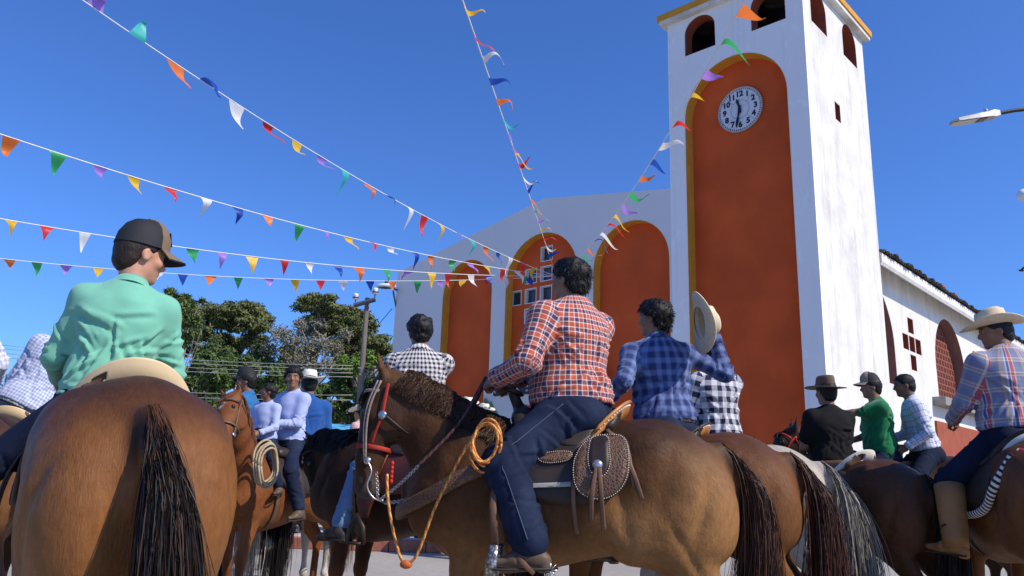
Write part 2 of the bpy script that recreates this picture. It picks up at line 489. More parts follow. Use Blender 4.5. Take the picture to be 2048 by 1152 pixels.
def mat_facade():
    """smooth grey-white wall with brushed brighter repaint patches towards the tower corner (local x from -1 to 0)"""
    t = NT('white facade paint'); o = t.obj()
    n1 = t.noise(o, .5, 5, .55); n2 = t.noise(t.scale(o, (1, 1, .6)), 3.2, 8, .72, .8)
    c = t.mix(t.ramp(n1, [(.3, 0.), (.7, 1.)]), (.80, .80, .79), (.85, .85, .84))
    c = t.mix(t.ramp(n2, [(.55, 0.), (.66, .75)]), c, (.95, .95, .94)); c = t.mix(t.ramp(t.noise(t.scale(o, (5, 5, .2)), 1.4, 5, .6), [(.55, 0.), (.75, .4)]), c, (.60, .60, .60))
    t.set(Base_Color=c, Roughness=.85, Specular_IOR_Level=.25); t.bump(t.noise(o, 14, 4), .22, .012); return t.m
M_WSIDE = mat_white('weathered white tower paint', .7, .5)
M_WNAVE = mat_white('white nave wall paint', .5, .4)
M_WFRONT = mat_facade()
def mat_plainwhite():
    t = NT('plain white facade paint'); o = t.obj(); n1 = t.noise(o, .5, 6, .55)
    t.set(Base_Color=t.mix(t.ramp(n1, [(.3, 0.), (.7, 1.)]), (.66, .655, .655), (.71, .705, .705)), Roughness=.85, Specular_IOR_Level=.25)
    t.bump(t.noise(o, 14, 4), .2, .012); return t.m
M_WPLAIN = mat_plainwhite()
M_ORANGE = M('burnt orange wall paint', (.60, .094, .020), .8, .16, .9, .2, 12, spec=.25, bdist=.012)
M_OCHRE = M('ochre yellow trim paint', (.62, .30, .035), .8, .12, 3, .15, 20, spec=.25)
M_RED = M('dark red reveal paint', (.30, .075, .04), .8, .15, 3, .15, 20, spec=.25)
M_BROWN = M('brown arch paint', (.24, .13, .11), .8, .15, 3, .15, 20, spec=.25)
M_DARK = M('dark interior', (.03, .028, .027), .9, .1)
M_TILE = M('mossy clay tile', (.085, .068, .055), .95, .55, 5, .6, 14, bdist=.03)
M_BRICK = M('red lattice block', (.23, .07, .045), .9, .25, 4, .3, 30)
M_GLASS = NT('dark window glass').set(Base_Color=(.03, .045, .06), Roughness=.12, Specular_IOR_Level=.6).m
church = empty('church', CH_K, CH_YAW - math.pi / 2, 'white church with orange arches and a square clock tower', 'church')
def arch(cx, hw, z0, spring, n=20, a=1.0):
    p = [(cx - hw, z0), (cx + hw, z0)]
    return p + [(cx + hw * math.cos(math.pi * i / n), spring + a * hw * math.sin(math.pi * i / n)) for i in range(n + 1)]
def strip(name, outline, y0, y1, mat, frame=None, inset=.003, w=0.012, skip_bottom=True):
    """lining of an opening: thin band following the outline from y0 to y1"""
    n = len(outline); c = np.mean(outline, 0); vs = []; fs = []
    for (x, z) in outline:
        d = unit(np.array([x, z]) - c)
        for (q, y) in ((inset, y0), (inset, y1), (inset + w, y0), (inset + w, y1)):
            vs.append((x - d[0] * q, y, z - d[1] * q))
    for i in range(n):
        j = (i + 1) % n
        if skip_bottom and i == 0: continue
        fs += [(4*i+2, 4*j+2, 4*j+3, 4*i+3), (4*i, 4*i+1, 4*j+1, 4*j), (4*i, 4*j, 4*j+2, 4*i+2), (4*i+1, 4*i+3, 4*j+3, 4*j+1)]
    if frame is not None:
        fo, fx, fy = [np.asarray(q, float) for q in frame]
        vs = [fo + v[0] * fx + v[1] * fy + v[2] * np.array([0, 0, 1.]) for v in vs]
    return link(name, mesh_py(name, vs, fs, mat), church)
ZB = -.3
# gabled front wall with its three arched niches
arL, arC, arR = arch(-10.85, 1.09, 0.16, 6.55), arch(-7.86, 1.34, 0.16, 6.60), arch(-4.83, 1.17, 0.16, 6.52)
plate('facade_wall', [(-14.3, ZB), (-3.6, ZB), (-3.6, 8.29), (-7.78, 8.97), (-14.3, 7.78)], [arL, arC, arR], .30, M_WPLAIN, church)
for ar in (arL, arC, arR): strip('arch_trim', ar, .004, .299, M_OCHRE)
for nm, ar in (('l', arL), ('r', arR)):
    cx = np.mean([p[0] for p in ar[:2]])
    plate('arch_panel', arch(cx, 1.3, .1, 6.6), [], .12, M_ORANGE, church, ((0, .302, 0), (1, 0, 0), (0, 1, 0)))
WS, WP = .225, .58
wins = []
for r, k in enumerate((1, 3, 5, 3, 1)):
    for j in range(k): wins.append((-7.90 + (j - (k - 1) / 2) * WP, 7.41 - r * .585))
plate('arch_panel', arch(-7.86, 1.45, .1, 6.65), [[(x-WS, z-WS), (x+WS, z-WS), (x+WS, z+WS), (x-WS, z+WS)] for x, z in wins],
      .22, M_ORANGE, church, ((0, .302, 0), (1, 0, 0), (0, 1, 0)))
M_WTRIM = M('white window frame', (.74, .74, .73), .8, .12, 9, .2, 30)
for x, z in wins:
    m = MB(); a = WS - .001; b = WS - .022
    m.box((x-a, .296, z-a), (x-b, .50, z+a)); m.box((x+b, .296, z-a), (x+a, .50, z+a))
    m.box((x-b, .297, z+b), (x+b, .50, z+a)); m.box((x-b, .297, z-a), (x+b, .50, z-b))
    w = m.build('window', M_WTRIM, church)
    MB().box((x-b, .44, z-b), (x+b, .452, z+b)).build('pane', M_GLASS, w)
# tower
TS = 3.92
bell_o = lambda c, hw=.43: arch(c, hw, 11.77, 12.36, 16, .95)
tar = arch(-1.81, 1.335, .16, 9.98, 28)
plate('tower_front', [(-3.6, ZB), (0, ZB), (0, 12.9), (-3.6, 12.9)], [tar, bell_o(-.845), bell_o(-2.665)], .34, M_WFRONT, church)
strip('arch_trim', tar, .004, .339, M_OCHRE)
plate('arch_panel', arch(-1.81, 1.42, .1, 9.98), [], .12, M_ORANGE, church, ((0, .342, 0), (1, 0, 0), (0, 1, 0)))
FS = ((0, 0, 0), (0, 1, 0), (-1, 0, 0))          # right side wall of the tower
plate('tower_side', [(.342, ZB), (TS, ZB), (TS, 12.9), (.342, 12.9)], [bell_o(.93, .47), bell_o(2.92, .47), [(1.58, 9.68), (1.92, 9.68), (1.92, 10.15), (1.58, 10.15)]],
      .34, M_WSIDE, church, FS)
for c in (-.845, -2.665): strip('bell_opening_lining', bell_o(c), .004, .339, M_RED, skip_bottom=False)
for c in (.93, 2.92): strip('bell_opening_lining', bell_o(c, .47), .004, .339, M_RED, FS, skip_bottom=False)
strip('slit_lining', [(1.58, 9.68), (1.92, 9.68), (1.92, 10.15), (1.58, 10.15)], .004, .339, M_RED, FS, skip_bottom=False)
plate('tower_back', [(-3.6, ZB), (-.342, ZB), (-.342, 12.9), (-3.6, 12.9)], [bell_o(-2.665)], .3, M_WSIDE, church, ((0, TS, 0), (1, 0, 0), (0, -1, 0)))
plate('tower_left', [(.342, ZB), (TS - .302, ZB), (TS - .302, 12.9), (.342, 12.9)], [bell_o(2.92, .47)], .3, M_WFRONT, church, ((-3.6, 0, 0), (0, 1, 0), (1, 0, 0)))
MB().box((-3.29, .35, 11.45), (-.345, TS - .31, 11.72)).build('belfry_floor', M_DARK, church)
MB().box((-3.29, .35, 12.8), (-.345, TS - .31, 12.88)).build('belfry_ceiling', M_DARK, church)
MB().box((-3.285, TS - .33, 11.73), (-.35, TS - .31, 12.79)).build('belfry_back_shade', M('belfry shade paint', (.16, .13, .11), .9), church)  # added panel; the shade inside the belfry is put into its dark colour
MB().box((-3.29, .36, 11.73), (-3.27, TS - .335, 12.79)).build('belfry_left_shade', M_DARK, church)  # second added panel, coloured dark to stand for interior shade
EV = .17
m = MB().bbox((-3.6 - EV, -EV, 12.84), (EV, TS + EV, 12.99), .02); m.build('eave_slab', M_WSIDE, church)
m = MB(); e = EV + .035
m.box((-3.6-e, -e, 12.95), (e, -EV+.03, 13.11)); m.box((-3.6-e, TS+EV-.03, 12.95), (e, TS+e, 13.11))
m.box((-3.6-e, -EV+.031, 12.95), (-3.6-EV+.03, TS+EV-.031, 13.11)); m.box((EV-.03, -EV+.031, 12.95), (e, TS+EV-.031, 13.11))
m.build('eave_fascia', M_OCHRE, church)
a = EV - .031
MB().add([(-3.6-a, -a, 13.09), (a, -a, 13.09), (a, TS+a, 13.09), (-3.6-a, TS+a, 13.09), (-1.8, TS/2, 14.6)], [(0,1,4),(1,2,4),(2,3,4),(3,0,4),(0,3,2,1)]).build('tower_roof', M_TILE, church)
# nave: long side wall with arched lattice windows and cross-shaped openings
NX, NL = -.45, 30.0
FN = ((NX, 0, 0), (0, 1, 0), (-1, 0, 0))
arches = [arch(c, 1.65, 3.8, 4.82, 26) for c in (4.35, 11.35, 18.35, 25.35)]
cells = []
for c0 in (7.55, 14.55, 21.55):
    for dy, dz in ((0, 0), (-.56, 0), (.56, 0), (0, .53), (0, -.53)): cells.append((c0 + dy, 5.13 + dz))
plate('nave_wall', [(TS + .002, ZB), (NL, ZB), (NL, 6.95), (TS + .002, 6.95)], [ar for ar in arches[1:]] +
      [[(TS + .25, 3.8)] + [p for p in arches[0][1:] if p[0] > TS + .24] + [(TS + .25, 6.42)]] +
      [[(y-.25, z-.22), (y+.25, z-.22), (y+.25, z+.22), (y-.25, z+.22)] for y, z in cells], .42, M_WNAVE, church, FN)
for ar in arches[1:]: strip('arch_lining', ar, .004, .40, M_BROWN, FN, skip_bottom=False)
strip('arch_lining', [(TS + .25, 3.8)] + [p for p in arches[0][1:] if p[0] > TS + .24] + [(TS + .25, 6.42)], .004, .40, M_BROWN, FN, skip_bottom=False)
for y, z in cells[:10]: strip('opening_lining', [(y-.25, z-.22), (y+.25, z-.22), (y+.25, z+.22), (y-.25, z+.22)], .004, .41, M_RED, FN, skip_bottom=False)
MB().box((NX - .75, TS + .01, .2), (NX - .70, NL, 6.9)).build('inner_wall', M_RED, church)
# perforated block screens inside the arches
for ci, ar in ((11.35, arches[1]), (4.35, arches[0]), (18.35, arches[2])):
    sc = MB(); bw, bh = .30, .20; lat = None
    lat = empty('lattice', (0, 0, 0)); lat.parent = church
    for r in range(13):
        z = 3.8 + r * bh
        for j in range(-6, 7):
            y = ci + (j + (.5 if r % 2 else 0)) * bw
            inside = abs(y - ci) < 1.62 and (z < 4.8 or (y - ci) ** 2 + (z + .1 - 4.82) ** 2 < 1.62 ** 2) and y > TS + .3
            if not inside: continue
            key = 'lattice block'
            me = bpy.data.meshes.get(key)
            if me is None:
                q = MB(); q.box((0, -.149, 0), (.10, .149, .045)); q.box((0, -.149, .046), (.10, -.10, .198)); q.box((0, .10, .046), (.10, .149, .198)); q.box((0, -.02, .046), (.10, .02, .198))
                me = q.mesh(key, M_BRICK)
            link('block', me, lat, (NX - .40, y, z))
MB().box((NX, 9.0, 3.55), (NX + .35, 30, 3.79)).build('ledge', M('grey ledge', (.25, .24, .22), .9), church)
MB().box((NX + .004, 9.0, .0), (NX + .06, NL, 3.1)).build('red_dado', M_RED, church)
# soffit and tiled eave of the nave
sv = [(NX + .002, 6.95), (NX + .46, 6.60), (NX + .50, 6.68), (NX + .50, 6.90), (NX - 7.4, 8.80), (NX - 7.4, 8.6)]
ys = (TS + .004, NL)
vs = [(x, y, z) for y in ys for x, z in sv]; k = len(sv)
MB().add(vs, [tuple(range(k)), tuple(range(2*k-1, k-1, -1))] + [(i, i + k, (i+1) % k + k, (i+1) % k) for i in range(k)]).build('nave_eave', M_WNAVE, church)
rr = random.Random(4)
roof = MB().add([(NX + .47, ys[0], 6.91), (NX + .47, NL, 6.91), (NX - 7.4, NL, 8.83), (NX - 7.4, ys[0], 8.83), (-14.3, ys[0], 7.4), (-14.3, NL, 7.4)], [(0, 1, 2, 3), (3, 2, 5, 4)]).build('nave_roof', M_TILE, church)
for i in range(105):
    y = TS + .13 + i * .24; w = .115
    v = []; z0 = 6.925 + rr.uniform(-.012, .03); dx = rr.uniform(-.04, .05)
    for (x, zz) in ((NX + .60 + dx, z0 - .015), (NX + .1 + dx, z0 + .115)):
        for q in range(7):
            an = math.pi * q / 6; v.append((x, y - w * math.cos(an), zz + .09 * math.sin(an)))
        for q in range(7):
            an = math.pi * (6 - q) / 6; v.append((x, y - (w - .02) * math.cos(an), zz - .012 + .07 * math.sin(an)))
    f = [(j, (j + 1) % 14, 14 + (j + 1) % 14, 14 + j) for j in range(14)] + [tuple(range(14)), tuple(range(27, 13, -1))]
    MB().add(v, f).build('roof_tile', M_TILE, roof, True)
for yy in (9.3, 10.6):
    MB().bbox((NX + .25, yy, 7.03), (NX + .5, yy + .32, 7.16), .02).build('loose_tile', M_BRICK, roof)
MB().box((-14.3, .302, ZB), (-14.0, NL, 7.4)).build('left_wall', M_WPLAIN, church)
MB().box((-14.0, NL - .3, ZB), (NX - .45, NL, 7.0)).build('back_wall', M_WPLAIN, church)
# bells
M_BELL = M('dark bronze bell', (.03, .032, .04), .45, .3, 5, .2, 30, metal=.7)
rotc = Matrix.Rotation(CH_YAW - math.pi / 2, 4, 'Z')
def chp(x, y, z): return Vector(CH_K) + rotc @ Vector((x, y, z))
for bx, lab in ((-.85, 'dark bell in the right opening of the tower front'), (-2.75, 'dark bell in the left opening of the tower front')):
    b = empty('bell', chp(bx, 1.0, 11.9), 0, lab, 'bell', 'bells in the tower')
    MB().lathe([(.03, .78), (.12, .78), (.2, .70), (.23, .55), (.25, .3), (.30, .12), (.38, 0), (.36, 0), (.27, .12), (.05, .6)], 24).build('bell_body', M_BELL, b, True)
    MB().box((-.5, -.05, .80), (.5, .05, .90)).build('yoke', M_DARK, b)
# clock
clock = empty('wall_clock', chp(-1.80, .335, 10.0), CH_YAW - math.pi / 2, 'round white clock with black numerals in the tower arch', 'clock')
M_FACE = M('clock face', (.66, .67, .69), .45, .05, 5, .05)
M_INK = M('clock ink', (.012, .012, .035), .5, .05, 5, 0)
M_RIM = M('clock rim', (.50, .42, .38), .6, .2, 8, .1)
CR = .585
MB().lathe([(CR - .02, 0), (CR, .0), (CR, .05), (CR - .02, .06), (CR - .03, .03)], 48, axis=(0, -1, 0)).build('rim', M_RIM, clock, True)
fc = MB().lathe([(CR - .028, .005), (CR - .028, .034), (0.001, .034)], 48, axis=(0, -1, 0)).build('face', M_FACE, clock)
q = MB()
for i in range(60):
    an = 2 * math.pi * i / 60; r0, r1 = CR - .075, CR - .035; w = .011 if i % 5 else .015
    c, s = math.sin(an), math.cos(an)
    q.add([(c*r0 - s*w, -.0375, s*r0 + c*w), (c*r0 + s*w, -.0375, s*r0 - c*w), (c*r1 + s*w, -.0375, s*r1 - c*w), (c*r1 - s*w, -.0375, s*r1 + c*w)], [(0, 1, 2, 3)])
q.build('minute_marks', M_INK, clock)
M_LINE = M('clock seam', (.28, .28, .30), .6, .1)
q = MB(); q.tube([(.24*math.sin(a*math.pi/20), -.036, .24*math.cos(a*math.pi/20)) for a in range(41)], .006, 5)
for an in (45, 135, 225, 315):
    a = R(an); q.tube([(.24*math.sin(a), -.036, .24*math.cos(a)), (.50*math.sin(a), -.036, .50*math.cos(a))], .005, 5)
q.build('seam_lines', M_LINE, clock)
for i in range(1, 13):
    a = 2 * math.pi * i / 12
    o = link('numeral', text_mesh('numeral', str(i), .195, M_INK, .003, .008), clock, (.405 * math.sin(a), -.039, .405 * math.cos(a)), (math.pi / 2, 0, 0))
def hand(name, an, ln, w, y):
    a = R(an); d = np.array([math.sin(a), math.cos(a)]); p = np.array([d[1], -d[0]])
    pr = [(-.10, .02), (0, .035), (ln * .35, w * .7), (ln * .75, w * 1.15), (ln, w * .35)]
    L = [d * t + p * q for t, q in pr] + [d * t - p * q for t, q in pr[::-1]]
    n = len(L); v = [(x, y, z) for x, z in L] + [(x, y - .012, z) for x, z in L]
    MB().add(v, [tuple(range(n)), tuple(range(2*n-1, n-1, -1))] + [(i, (i+1) % n, (i+1) % n + n, i + n) for i in range(n)]).build(name, M_INK, clock)
hand('hour_hand', 346, .29, .030, -.05); hand('minute_hand', 192, .47, .030, -.066)
# banner hung across the lower part of the central arch
M_BAN = M('banner cloth', (.62, .62, .60), .8, .06, 4, .2, 8, bdist=.02)
ban = empty('banner', chp(-8.9, -.06, 2.9), CH_YAW - math.pi / 2, 'white church banner with black lettering in the central arch', 'banner')
nx_, nz_ = 24, 8; vs = []
for j in range(nz_ + 1):
    for i in range(nx_ + 1):
        x = -1.0 + 4.2 * i / nx_; z = -1.4 + 2.45 * j / nz_
        vs.append((x, .02 * math.sin(x * 5 + z), z + .05 * math.sin(i / nx_ * math.pi) * -1))
MB().add(vs, [(j*(nx_+1)+i, j*(nx_+1)+i+1, (j+1)*(nx_+1)+i+1, (j+1)*(nx_+1)+i) for j in range(nz_) for i in range(nx_)]).build('cloth', M_BAN, ban, True)
link('lettering', text_mesh('lettering', 'SAN SEBASTIAN', .42, M_INK, .004, .018), ban, (.95, -.05, .60), (math.pi / 2, 0, 0))
M_PGREEN = M('printed green', (.10, .20, .06), .8, .5, 9, .1); M_PRED = M('printed red', (.45, .02, .03), .7, .1)
link('printed_leaves', mesh_py('printed_leaves', [(-.8 + .35*math.cos(a)*(1+.3*math.sin(5*a)), -.045, -.15 + .5*math.sin(a)*(1+.2*math.cos(7*a))) for a in np.linspace(0, 2*math.pi, 40, endpoint=False)], [tuple(range(40))], M_PGREEN), ban)
link('printed_red_band', mesh_py('printed_red_band', [(.3, -.045, -.9), (1.0, -.045, -.9), (1.0, -.045, .12), (.45, -.045, .2)], [(0, 1, 2, 3)], M_PRED), ban)
# ================================================================== poles, lamps, wires
M_POLE = M('weathered timber', (.16, .14, .12), .9, .35, 6, .5, 25, vec=(1, 1, .15))
M_STEEL = M('grey steel', (.13, .14, .16), .5, .2, 9, .1, metal=.5)
M_PORC = M('white porcelain', (.75, .75, .75), .25, .05); M_BLK = M('black rubber', (.02, .02, .022), .6, .2)
PY = 25.0
pt, pb = at(735, 596, PY), at(713, 850, PY)
pole = empty('utility_pole', (pt[0], PY, 0), 0, 'wooden utility pole with a tilted crossarm and two white insulators', 'pole')
pz = pt[2]
lean = (pb[0] - pt[0]) / (pt[2] - pb[2])
MB().tube([(lean * pz * .15, 0, 0), (lean * pz * .1, 0, pz * .5), (0, 0, pz)], [.105, .095, .075], 12).build('post', M_POLE, pole)
c0, c1 = at(708, 611, PY - .2) - V3(pt[0], PY, 0), at(751, 599, PY - .2) - V3(pt[0], PY, 0)
MB().tube([c0, c1], .075, 4, flat=1.0).build('crossarm', M_STEEL, pole)
for c in (c0 + (c1 - c0) * .05, c1 - (c1 - c0) * .04):
    ins = MB().tube([c + V3(0, 0, .05), c + V3(0, 0, .2)], .02, 6).build('insulator_pin', M_STEEL, pole)
    MB().lathe([(.03, 0), (.10, .02), (.10, .09), (.05, .11), (.09, .14), (.08, .20), (.02, .23)], 14, c + V3(0, 0, .17)).build('insulator', M_PORC, pole, True)
    MB().lathe([(.102, 0), (.104, .03), (.102, .05)], 14, c + V3(0, 0, .215)).build('dark_band', M_BLK, pole, True)
wl = [((0, 690), (706, 731)), ((0, 697), (706, 738)), ((0, 706), (706, 746)), ((0, 714), (706, 754)), ((0, 763), (706, 790)), ((0, 772), (706, 800))]
M_WIRE = M('aluminium wire', (.42, .42, .42), .5, .1, metal=.3)
for i, (a, b) in enumerate(wl):
    A, B = at(a[0], a[1], 24), at(b[0], b[1], PY - .25)
    pts = [A + (B - A) * t - V3(0, 0, .12 * 4 * t * (1 - t)) for t in np.linspace(0, 1, 14)]
    o = MB().tube(pts, .0085, 5).build('power_line', M_WIRE, None, True)
    tag(o, ['uppermost power line reaching the wooden pole from the left', 'second power line from the top', 'third power line from the top', 'fourth power line from the top', 'fifth power line, in front of dark foliage', 'lowest power line in front of dark foliage'][i], 'wire', 'power lines left of the pole')
for i, (a, b) in enumerate([((718, 735), (905, 765)), ((718, 748), (900, 776))]):
    A, B = at(a[0], a[1], PY - .2), at(b[0], b[1], 30)
    tag(MB().tube([A + (B - A) * t - V3(0, 0, .2 * 4 * t * (1 - t)) for t in np.linspace(0, 1, 10)], .008, 5).build('power_line', M_WIRE, None, True),
        ['upper power line running right of the pole behind the gingham rider', 'lower power line running right of the pole behind the gingham rider'][i], 'wire', 'power lines right of the pole')
# street lamp mounted at the church's left corner
lp = at(772, 572, 25.5)
lampc = empty('wall_lamp', lp, 0, 'small street lamp on a bracket at the far left church corner', 'lamp')
w0 = chp(-14.3, .1, 6.9); wv = np.array(w0) - lp
MB().tube([V3(.1, 0, 0), wv + V3(0, 0, .25), ], .035, 8).build('bracket', M_STEEL, lampc, True)
MB().tube([wv * .55 + V3(0, 0, .1), wv + V3(0, 0, -.55)], .03, 6).build('brace', M_STEEL, lampc, True)
MB().ball((0, 0, 0), (.34, .16, .09), 16, 8).build('lamp_head', M_PORC, lampc, True)
MB().lathe([(.06, 0), (.06, .1), (.03, .12)], 12, (0, 0, .08)).build('photocell', M_BLK, lampc, True)
MB().ball((-.02, 0, -.05), (.26, .13, .05), 14, 6).build('lens', M_STEEL, lampc, True)
tag(MB().tube([np.array(w0) + V3(-.15, -.2, -.4), at(752, 655, 25.5), at(732, 720, 25.3), at(716, 746, 25.2)], .012, 6).build('service_cable', M_BLK, None, True), 'dark service cable sagging from the church corner to the pole', 'cable')
# street lamp on the right
LY = 12.0
a0, a1, a2 = at(1902, 245, LY), at(1996, 228, LY), at(2048, 219, LY)
lamp = empty('street_lamp', (a2[0] + 1.6, LY, 0), 0, 'grey LED street lamp on a thin dark arm at the right', 'street lamp')
o3 = V3(a2[0] + 1.6, LY, 0)
MB().tube([V3(0, 0, 0), V3(0, 0, 3), V3(0, 0, a2[2] - .5)], [.07, .06, .045], 10).build('post', M_STEEL, lamp, True)
MB().tube(spline([V3(0, 0, a2[2] - .52), V3(-.15, 0, a2[2] - .15), V3(-.7, 0, a2[2] + .05), a2 - o3 + V3(0, 0, 0), a1 - o3 + V3(-.02, 0, 0)], 5), .032, 8).build('arm', M_BLK, lamp, True)
dv = unit(a0 - a1); L = np.linalg.norm(a0 - a1)
def lampbody(prof, dz, th, name, mat):
    v = []
    for (t, w, h0, h1) in prof:
        c = a1 - o3 + dv * t * L + V3(0, 0, dz)
        v += [c + V3(0, -w, h0), c + V3(0, w, h0), c + V3(0, w * .8, h1), c + V3(0, -w * .8, h1)]
    f = [(0, 3, 2, 1), tuple(len(v) - 4 + i for i in range(4))]
    for i in range(len(prof) - 1): f += [(4*i+j, 4*i+(j+1) % 4, 4*i+4+(j+1) % 4, 4*i+4+j) for j in range(4)]
    MB().add(v, f).build(name, mat, lamp)
M_LAMPG = M('cast aluminium', (.36, .37, .37), .5, .12, 12, .1, metal=.2)
lampbody([(-.02, .05, -.04, .05), (.10, .08, -.06, .07), (.22, .11, -.05, .05), (.45, .12, -.045, .045), (.9, .115, -.03, .03), (1.0, .06, -.015, .015)], 0, 0, 'lamp_head', M_LAMPG)
lampbody([(.50, .10, -.053, -.04), (.9, .10, -.04, -.03), (.985, .05, -.03, -.02)], 0, 0, 'lens', M('lamp lens', (.50, .50, .44), .3, .05))
lampbody([(.27, .08, -.060, -.05), (.43, .08, -.058, -.048)], 0, 0, 'driver_plate', M_STEEL)
MB().lathe([(.035, 0), (.035, .07), (.03, .08)], 12, a1 - o3 + dv * .25 * L + V3(0, 0, .04)).build('photocell', M_LAMPG, lamp, True)
# thin radio mast and its drum antenna at the right edge
mp = at(2046, 392, 60)
mast = empty('radio_mast', (mp[0] + .35, 60, 0), 0, 'thin radio mast with a white drum antenna at the right edge', 'mast')
q = MB()
for dx, dy in ((-.2, -.15), (.2, -.15), (0, .2)): q.tube([(dx, dy, 0), (dx * .8, dy * .8, mp[2] + 1)], .03, 5)
for z in np.arange(1, mp[2], 1.0): q.tube([(-.2, -.15, z), (.2, -.15, z + .5), (0, .2, z + 1), (-.2, -.15, z + 1)], .018, 4)
q.build('lattice_post', M_STEEL, mast)
MB().lathe([(.02, -.2), (.5, -.18), (.5, .15), (.1, .3)], 18, (-.4, -.2, mp[2]), axis=(-.4, -1, 0)).build('drum', M_PORC, mast, True)
bp = at(2043, 541, 55)
bird = empty('bird', bp, 0, 'tiny dark bird in flight at the right edge', 'bird')
MB().ball((0, 0, 0), (.22, .09, .08), 10, 6).build('body', M_BLK, bird, True)
for s in (-1, 1): MB().add([(.1, 0, .02), (-.1, 0, .02), (-.1, .55 * s, .22), (.05, .5 * s, .2), (.1, 0, .05), (-.1, 0, .05)], [(0, 1, 2, 3), (3, 2, 5, 4)]).build('wing', M_BLK, bird)
# ================================================================== trees
def mat_leaf(name, c1, c2):
    t = NT(name); n = t.noise(t.obj(), .55, 3); n2 = t.noise(t.obj(), 3.5, 2)
    c = t.mix(t.ramp(t.math('ADD', t.math('MULTIPLY', n, .6), t.math('MULTIPLY', n2, .4)), [(.32, 0.), (.68, 1.)]), c1, c2)
    t.set(Base_Color=c, Roughness=.55, Specular_IOR_Level=.35, Transmission_Weight=0.0, Subsurface_Weight=0.0)
    return t.m
ML_DARK = mat_leaf('dark mango leaves', (.034, .072, .014), (.11, .165, .038))
ML_OLIVE = mat_leaf('olive canopy leaves', (.06, .085, .02), (.17, .185, .055))
ML_LIGHT = mat_leaf('light green leaves', (.06, .13, .012), (.15, .25, .03))
ML_MID = mat_leaf('mid green leaves', (.045, .08, .018), (.12, .17, .045))
ML_GREY = mat_leaf('sparse grey leaves', (.15, .15, .07), (.25, .24, .13))
M_BARK = M('grey bark', (.26, .235, .205), .95, .35, 5, .5, 18, vec=(1, 1, .3), bdist=.03)
def leaves(name, centres, radii, n, size, mat, parent, seed, flat=.75, shell=.55):
    rng = np.random.default_rng(seed); m = len(centres); C = np.asarray(centres); Rr = np.asarray(radii)
    w = Rr ** 2; w = w / w.sum(); i = rng.choice(m, n, p=w)
    d = rng.normal(size=(n, 3)); d /= np.linalg.norm(d, axis=1)[:, None]
    r = Rr[i] * (shell + (1 - shell) * rng.random(n) ** .6) * (.75 + .5 * rng.random(n))
    P = C[i] + d * r[:, None] * np.array([1, 1, flat])
    nrm = d * .6 + rng.normal(size=(n, 3)) * .6 + np.array([0, 0, .5]); nrm /= np.linalg.norm(nrm, axis=1)[:, None]
    a = rng.normal(size=(n, 3)); u = np.cross(nrm, a); u /= np.linalg.norm(u, axis=1)[:, None]; v = np.cross(nrm, u)
    s = size * (.55 + .9 * rng.random(n))[:, None]; l = 1.6
    Q = np.stack([P - u * s * l, P - v * s * .55, P + u * s * l + nrm * s * .2, P + v * s * .55], 1)
    V = Q.reshape(-1, 3); F = np.arange(4 * n).reshape(-1, 4)
    return link(name, mesh_np(name, V, F, mat, False), parent)
def limbs(base, tips, r0, seed, mb, sag=.0):
    rng = random.Random(seed)
    for t in tips:
        t = np.asarray(t, float); b = np.asarray(base, float)
        mid = b + (t - b) * .5 + V3(rng.uniform(-.5, .5), rng.uniform(-.5, .5), rng.uniform(.1, .8))
        mb.tube(spline([b, mid, t], 4), list(np.linspace(r0, r0 * .25, 9)), 6)
def tree(name, px, ytop, ybase, Y, blobs, n, size, mat, label, trunk_r=.3, twigs=0, seed=1, flat=.75, shell=.5, group='trees behind the riders'):
    """blobs: list of (px, py, radius_px[, dY]) in the photograph"""
    b0 = at(px, ybase, Y); root = empty(name, (b0[0], Y, 0), 0, label, 'tree', group)
    o = V3(b0[0], Y, 0); rng = random.Random(seed)
    C = []; Rr = []
    for q in blobs:
        dY = q[3] if len(q) > 3 else rng.uniform(-2.0, 2.0)
        p = at(q[0], q[1], Y + dY) - o; C.append(p); Rr.append(q[2] * (Y + dY) / CAM_F)
    tb = MB(); top = np.mean(C, 0); fork = V3(top[0] * .4, 0, max(1.2, min(c[2] for c in C) * .7))
    tb.tube(spline([V3(0, 0, -.1), fork * V3(.5, 1, .5), fork], 4), list(np.linspace(trunk_r, trunk_r * .7, 9)), 9)
    limbs(fork, C[::max(1, len(C) // 14)], trunk_r * .28, seed, tb)
    for c, r in zip(C, Rr):
        for _ in range(twigs):
            d = V3(rng.gauss(0, 1), rng.gauss(0, 1), rng.gauss(.3, .8)); e = c + unit(d) * r * rng.uniform(.6, 1.25)
            s_ = c - V3(0, 0, r * .3); m_ = (s_ + e) / 2 + V3(rng.uniform(-.2, .2), 0, rng.uniform(0, .3)) * r
            tb.tube([s_, m_, e], [.06, .035, .012], 4, cap=False)
            for __ in range(3):
                d2 = V3(rng.gauss(0, 1), rng.gauss(0, 1), rng.gauss(.4, .7)); st = m_ + (e - m_) * rng.random()
                tb.tube([st, st + unit(d2) * r * rng.uniform(.2, .5)], [.022, .008], 3, cap=False)
    tb.build('trunk', M_BARK, root, True)
    if n: leaves('crown', C, Rr, n, size, mat, root, seed, flat, shell)
    return root
def fill(x0, x1, y0, y1, n, r0, r1, seed):
    q = random.Random(seed); return [(q.uniform(x0, x1), q.uniform(y0, y1), q.uniform(r0, r1)) for _ in range(n)]
def layered(pts, seed, k=5, jx=16, jy=7, r0=12, r1=24):
    """break each main bough into several small leaf pads"""
    q = random.Random(seed); o = []
    for x, y, r in pts:
        for _ in range(k): o.append((x + q.uniform(-1, 1) * (r * .8 + jx * .3), y + q.uniform(-1, 1) * r * .75, q.uniform(r0, r1), q.uniform(-2.5, 2.5)))
    return o
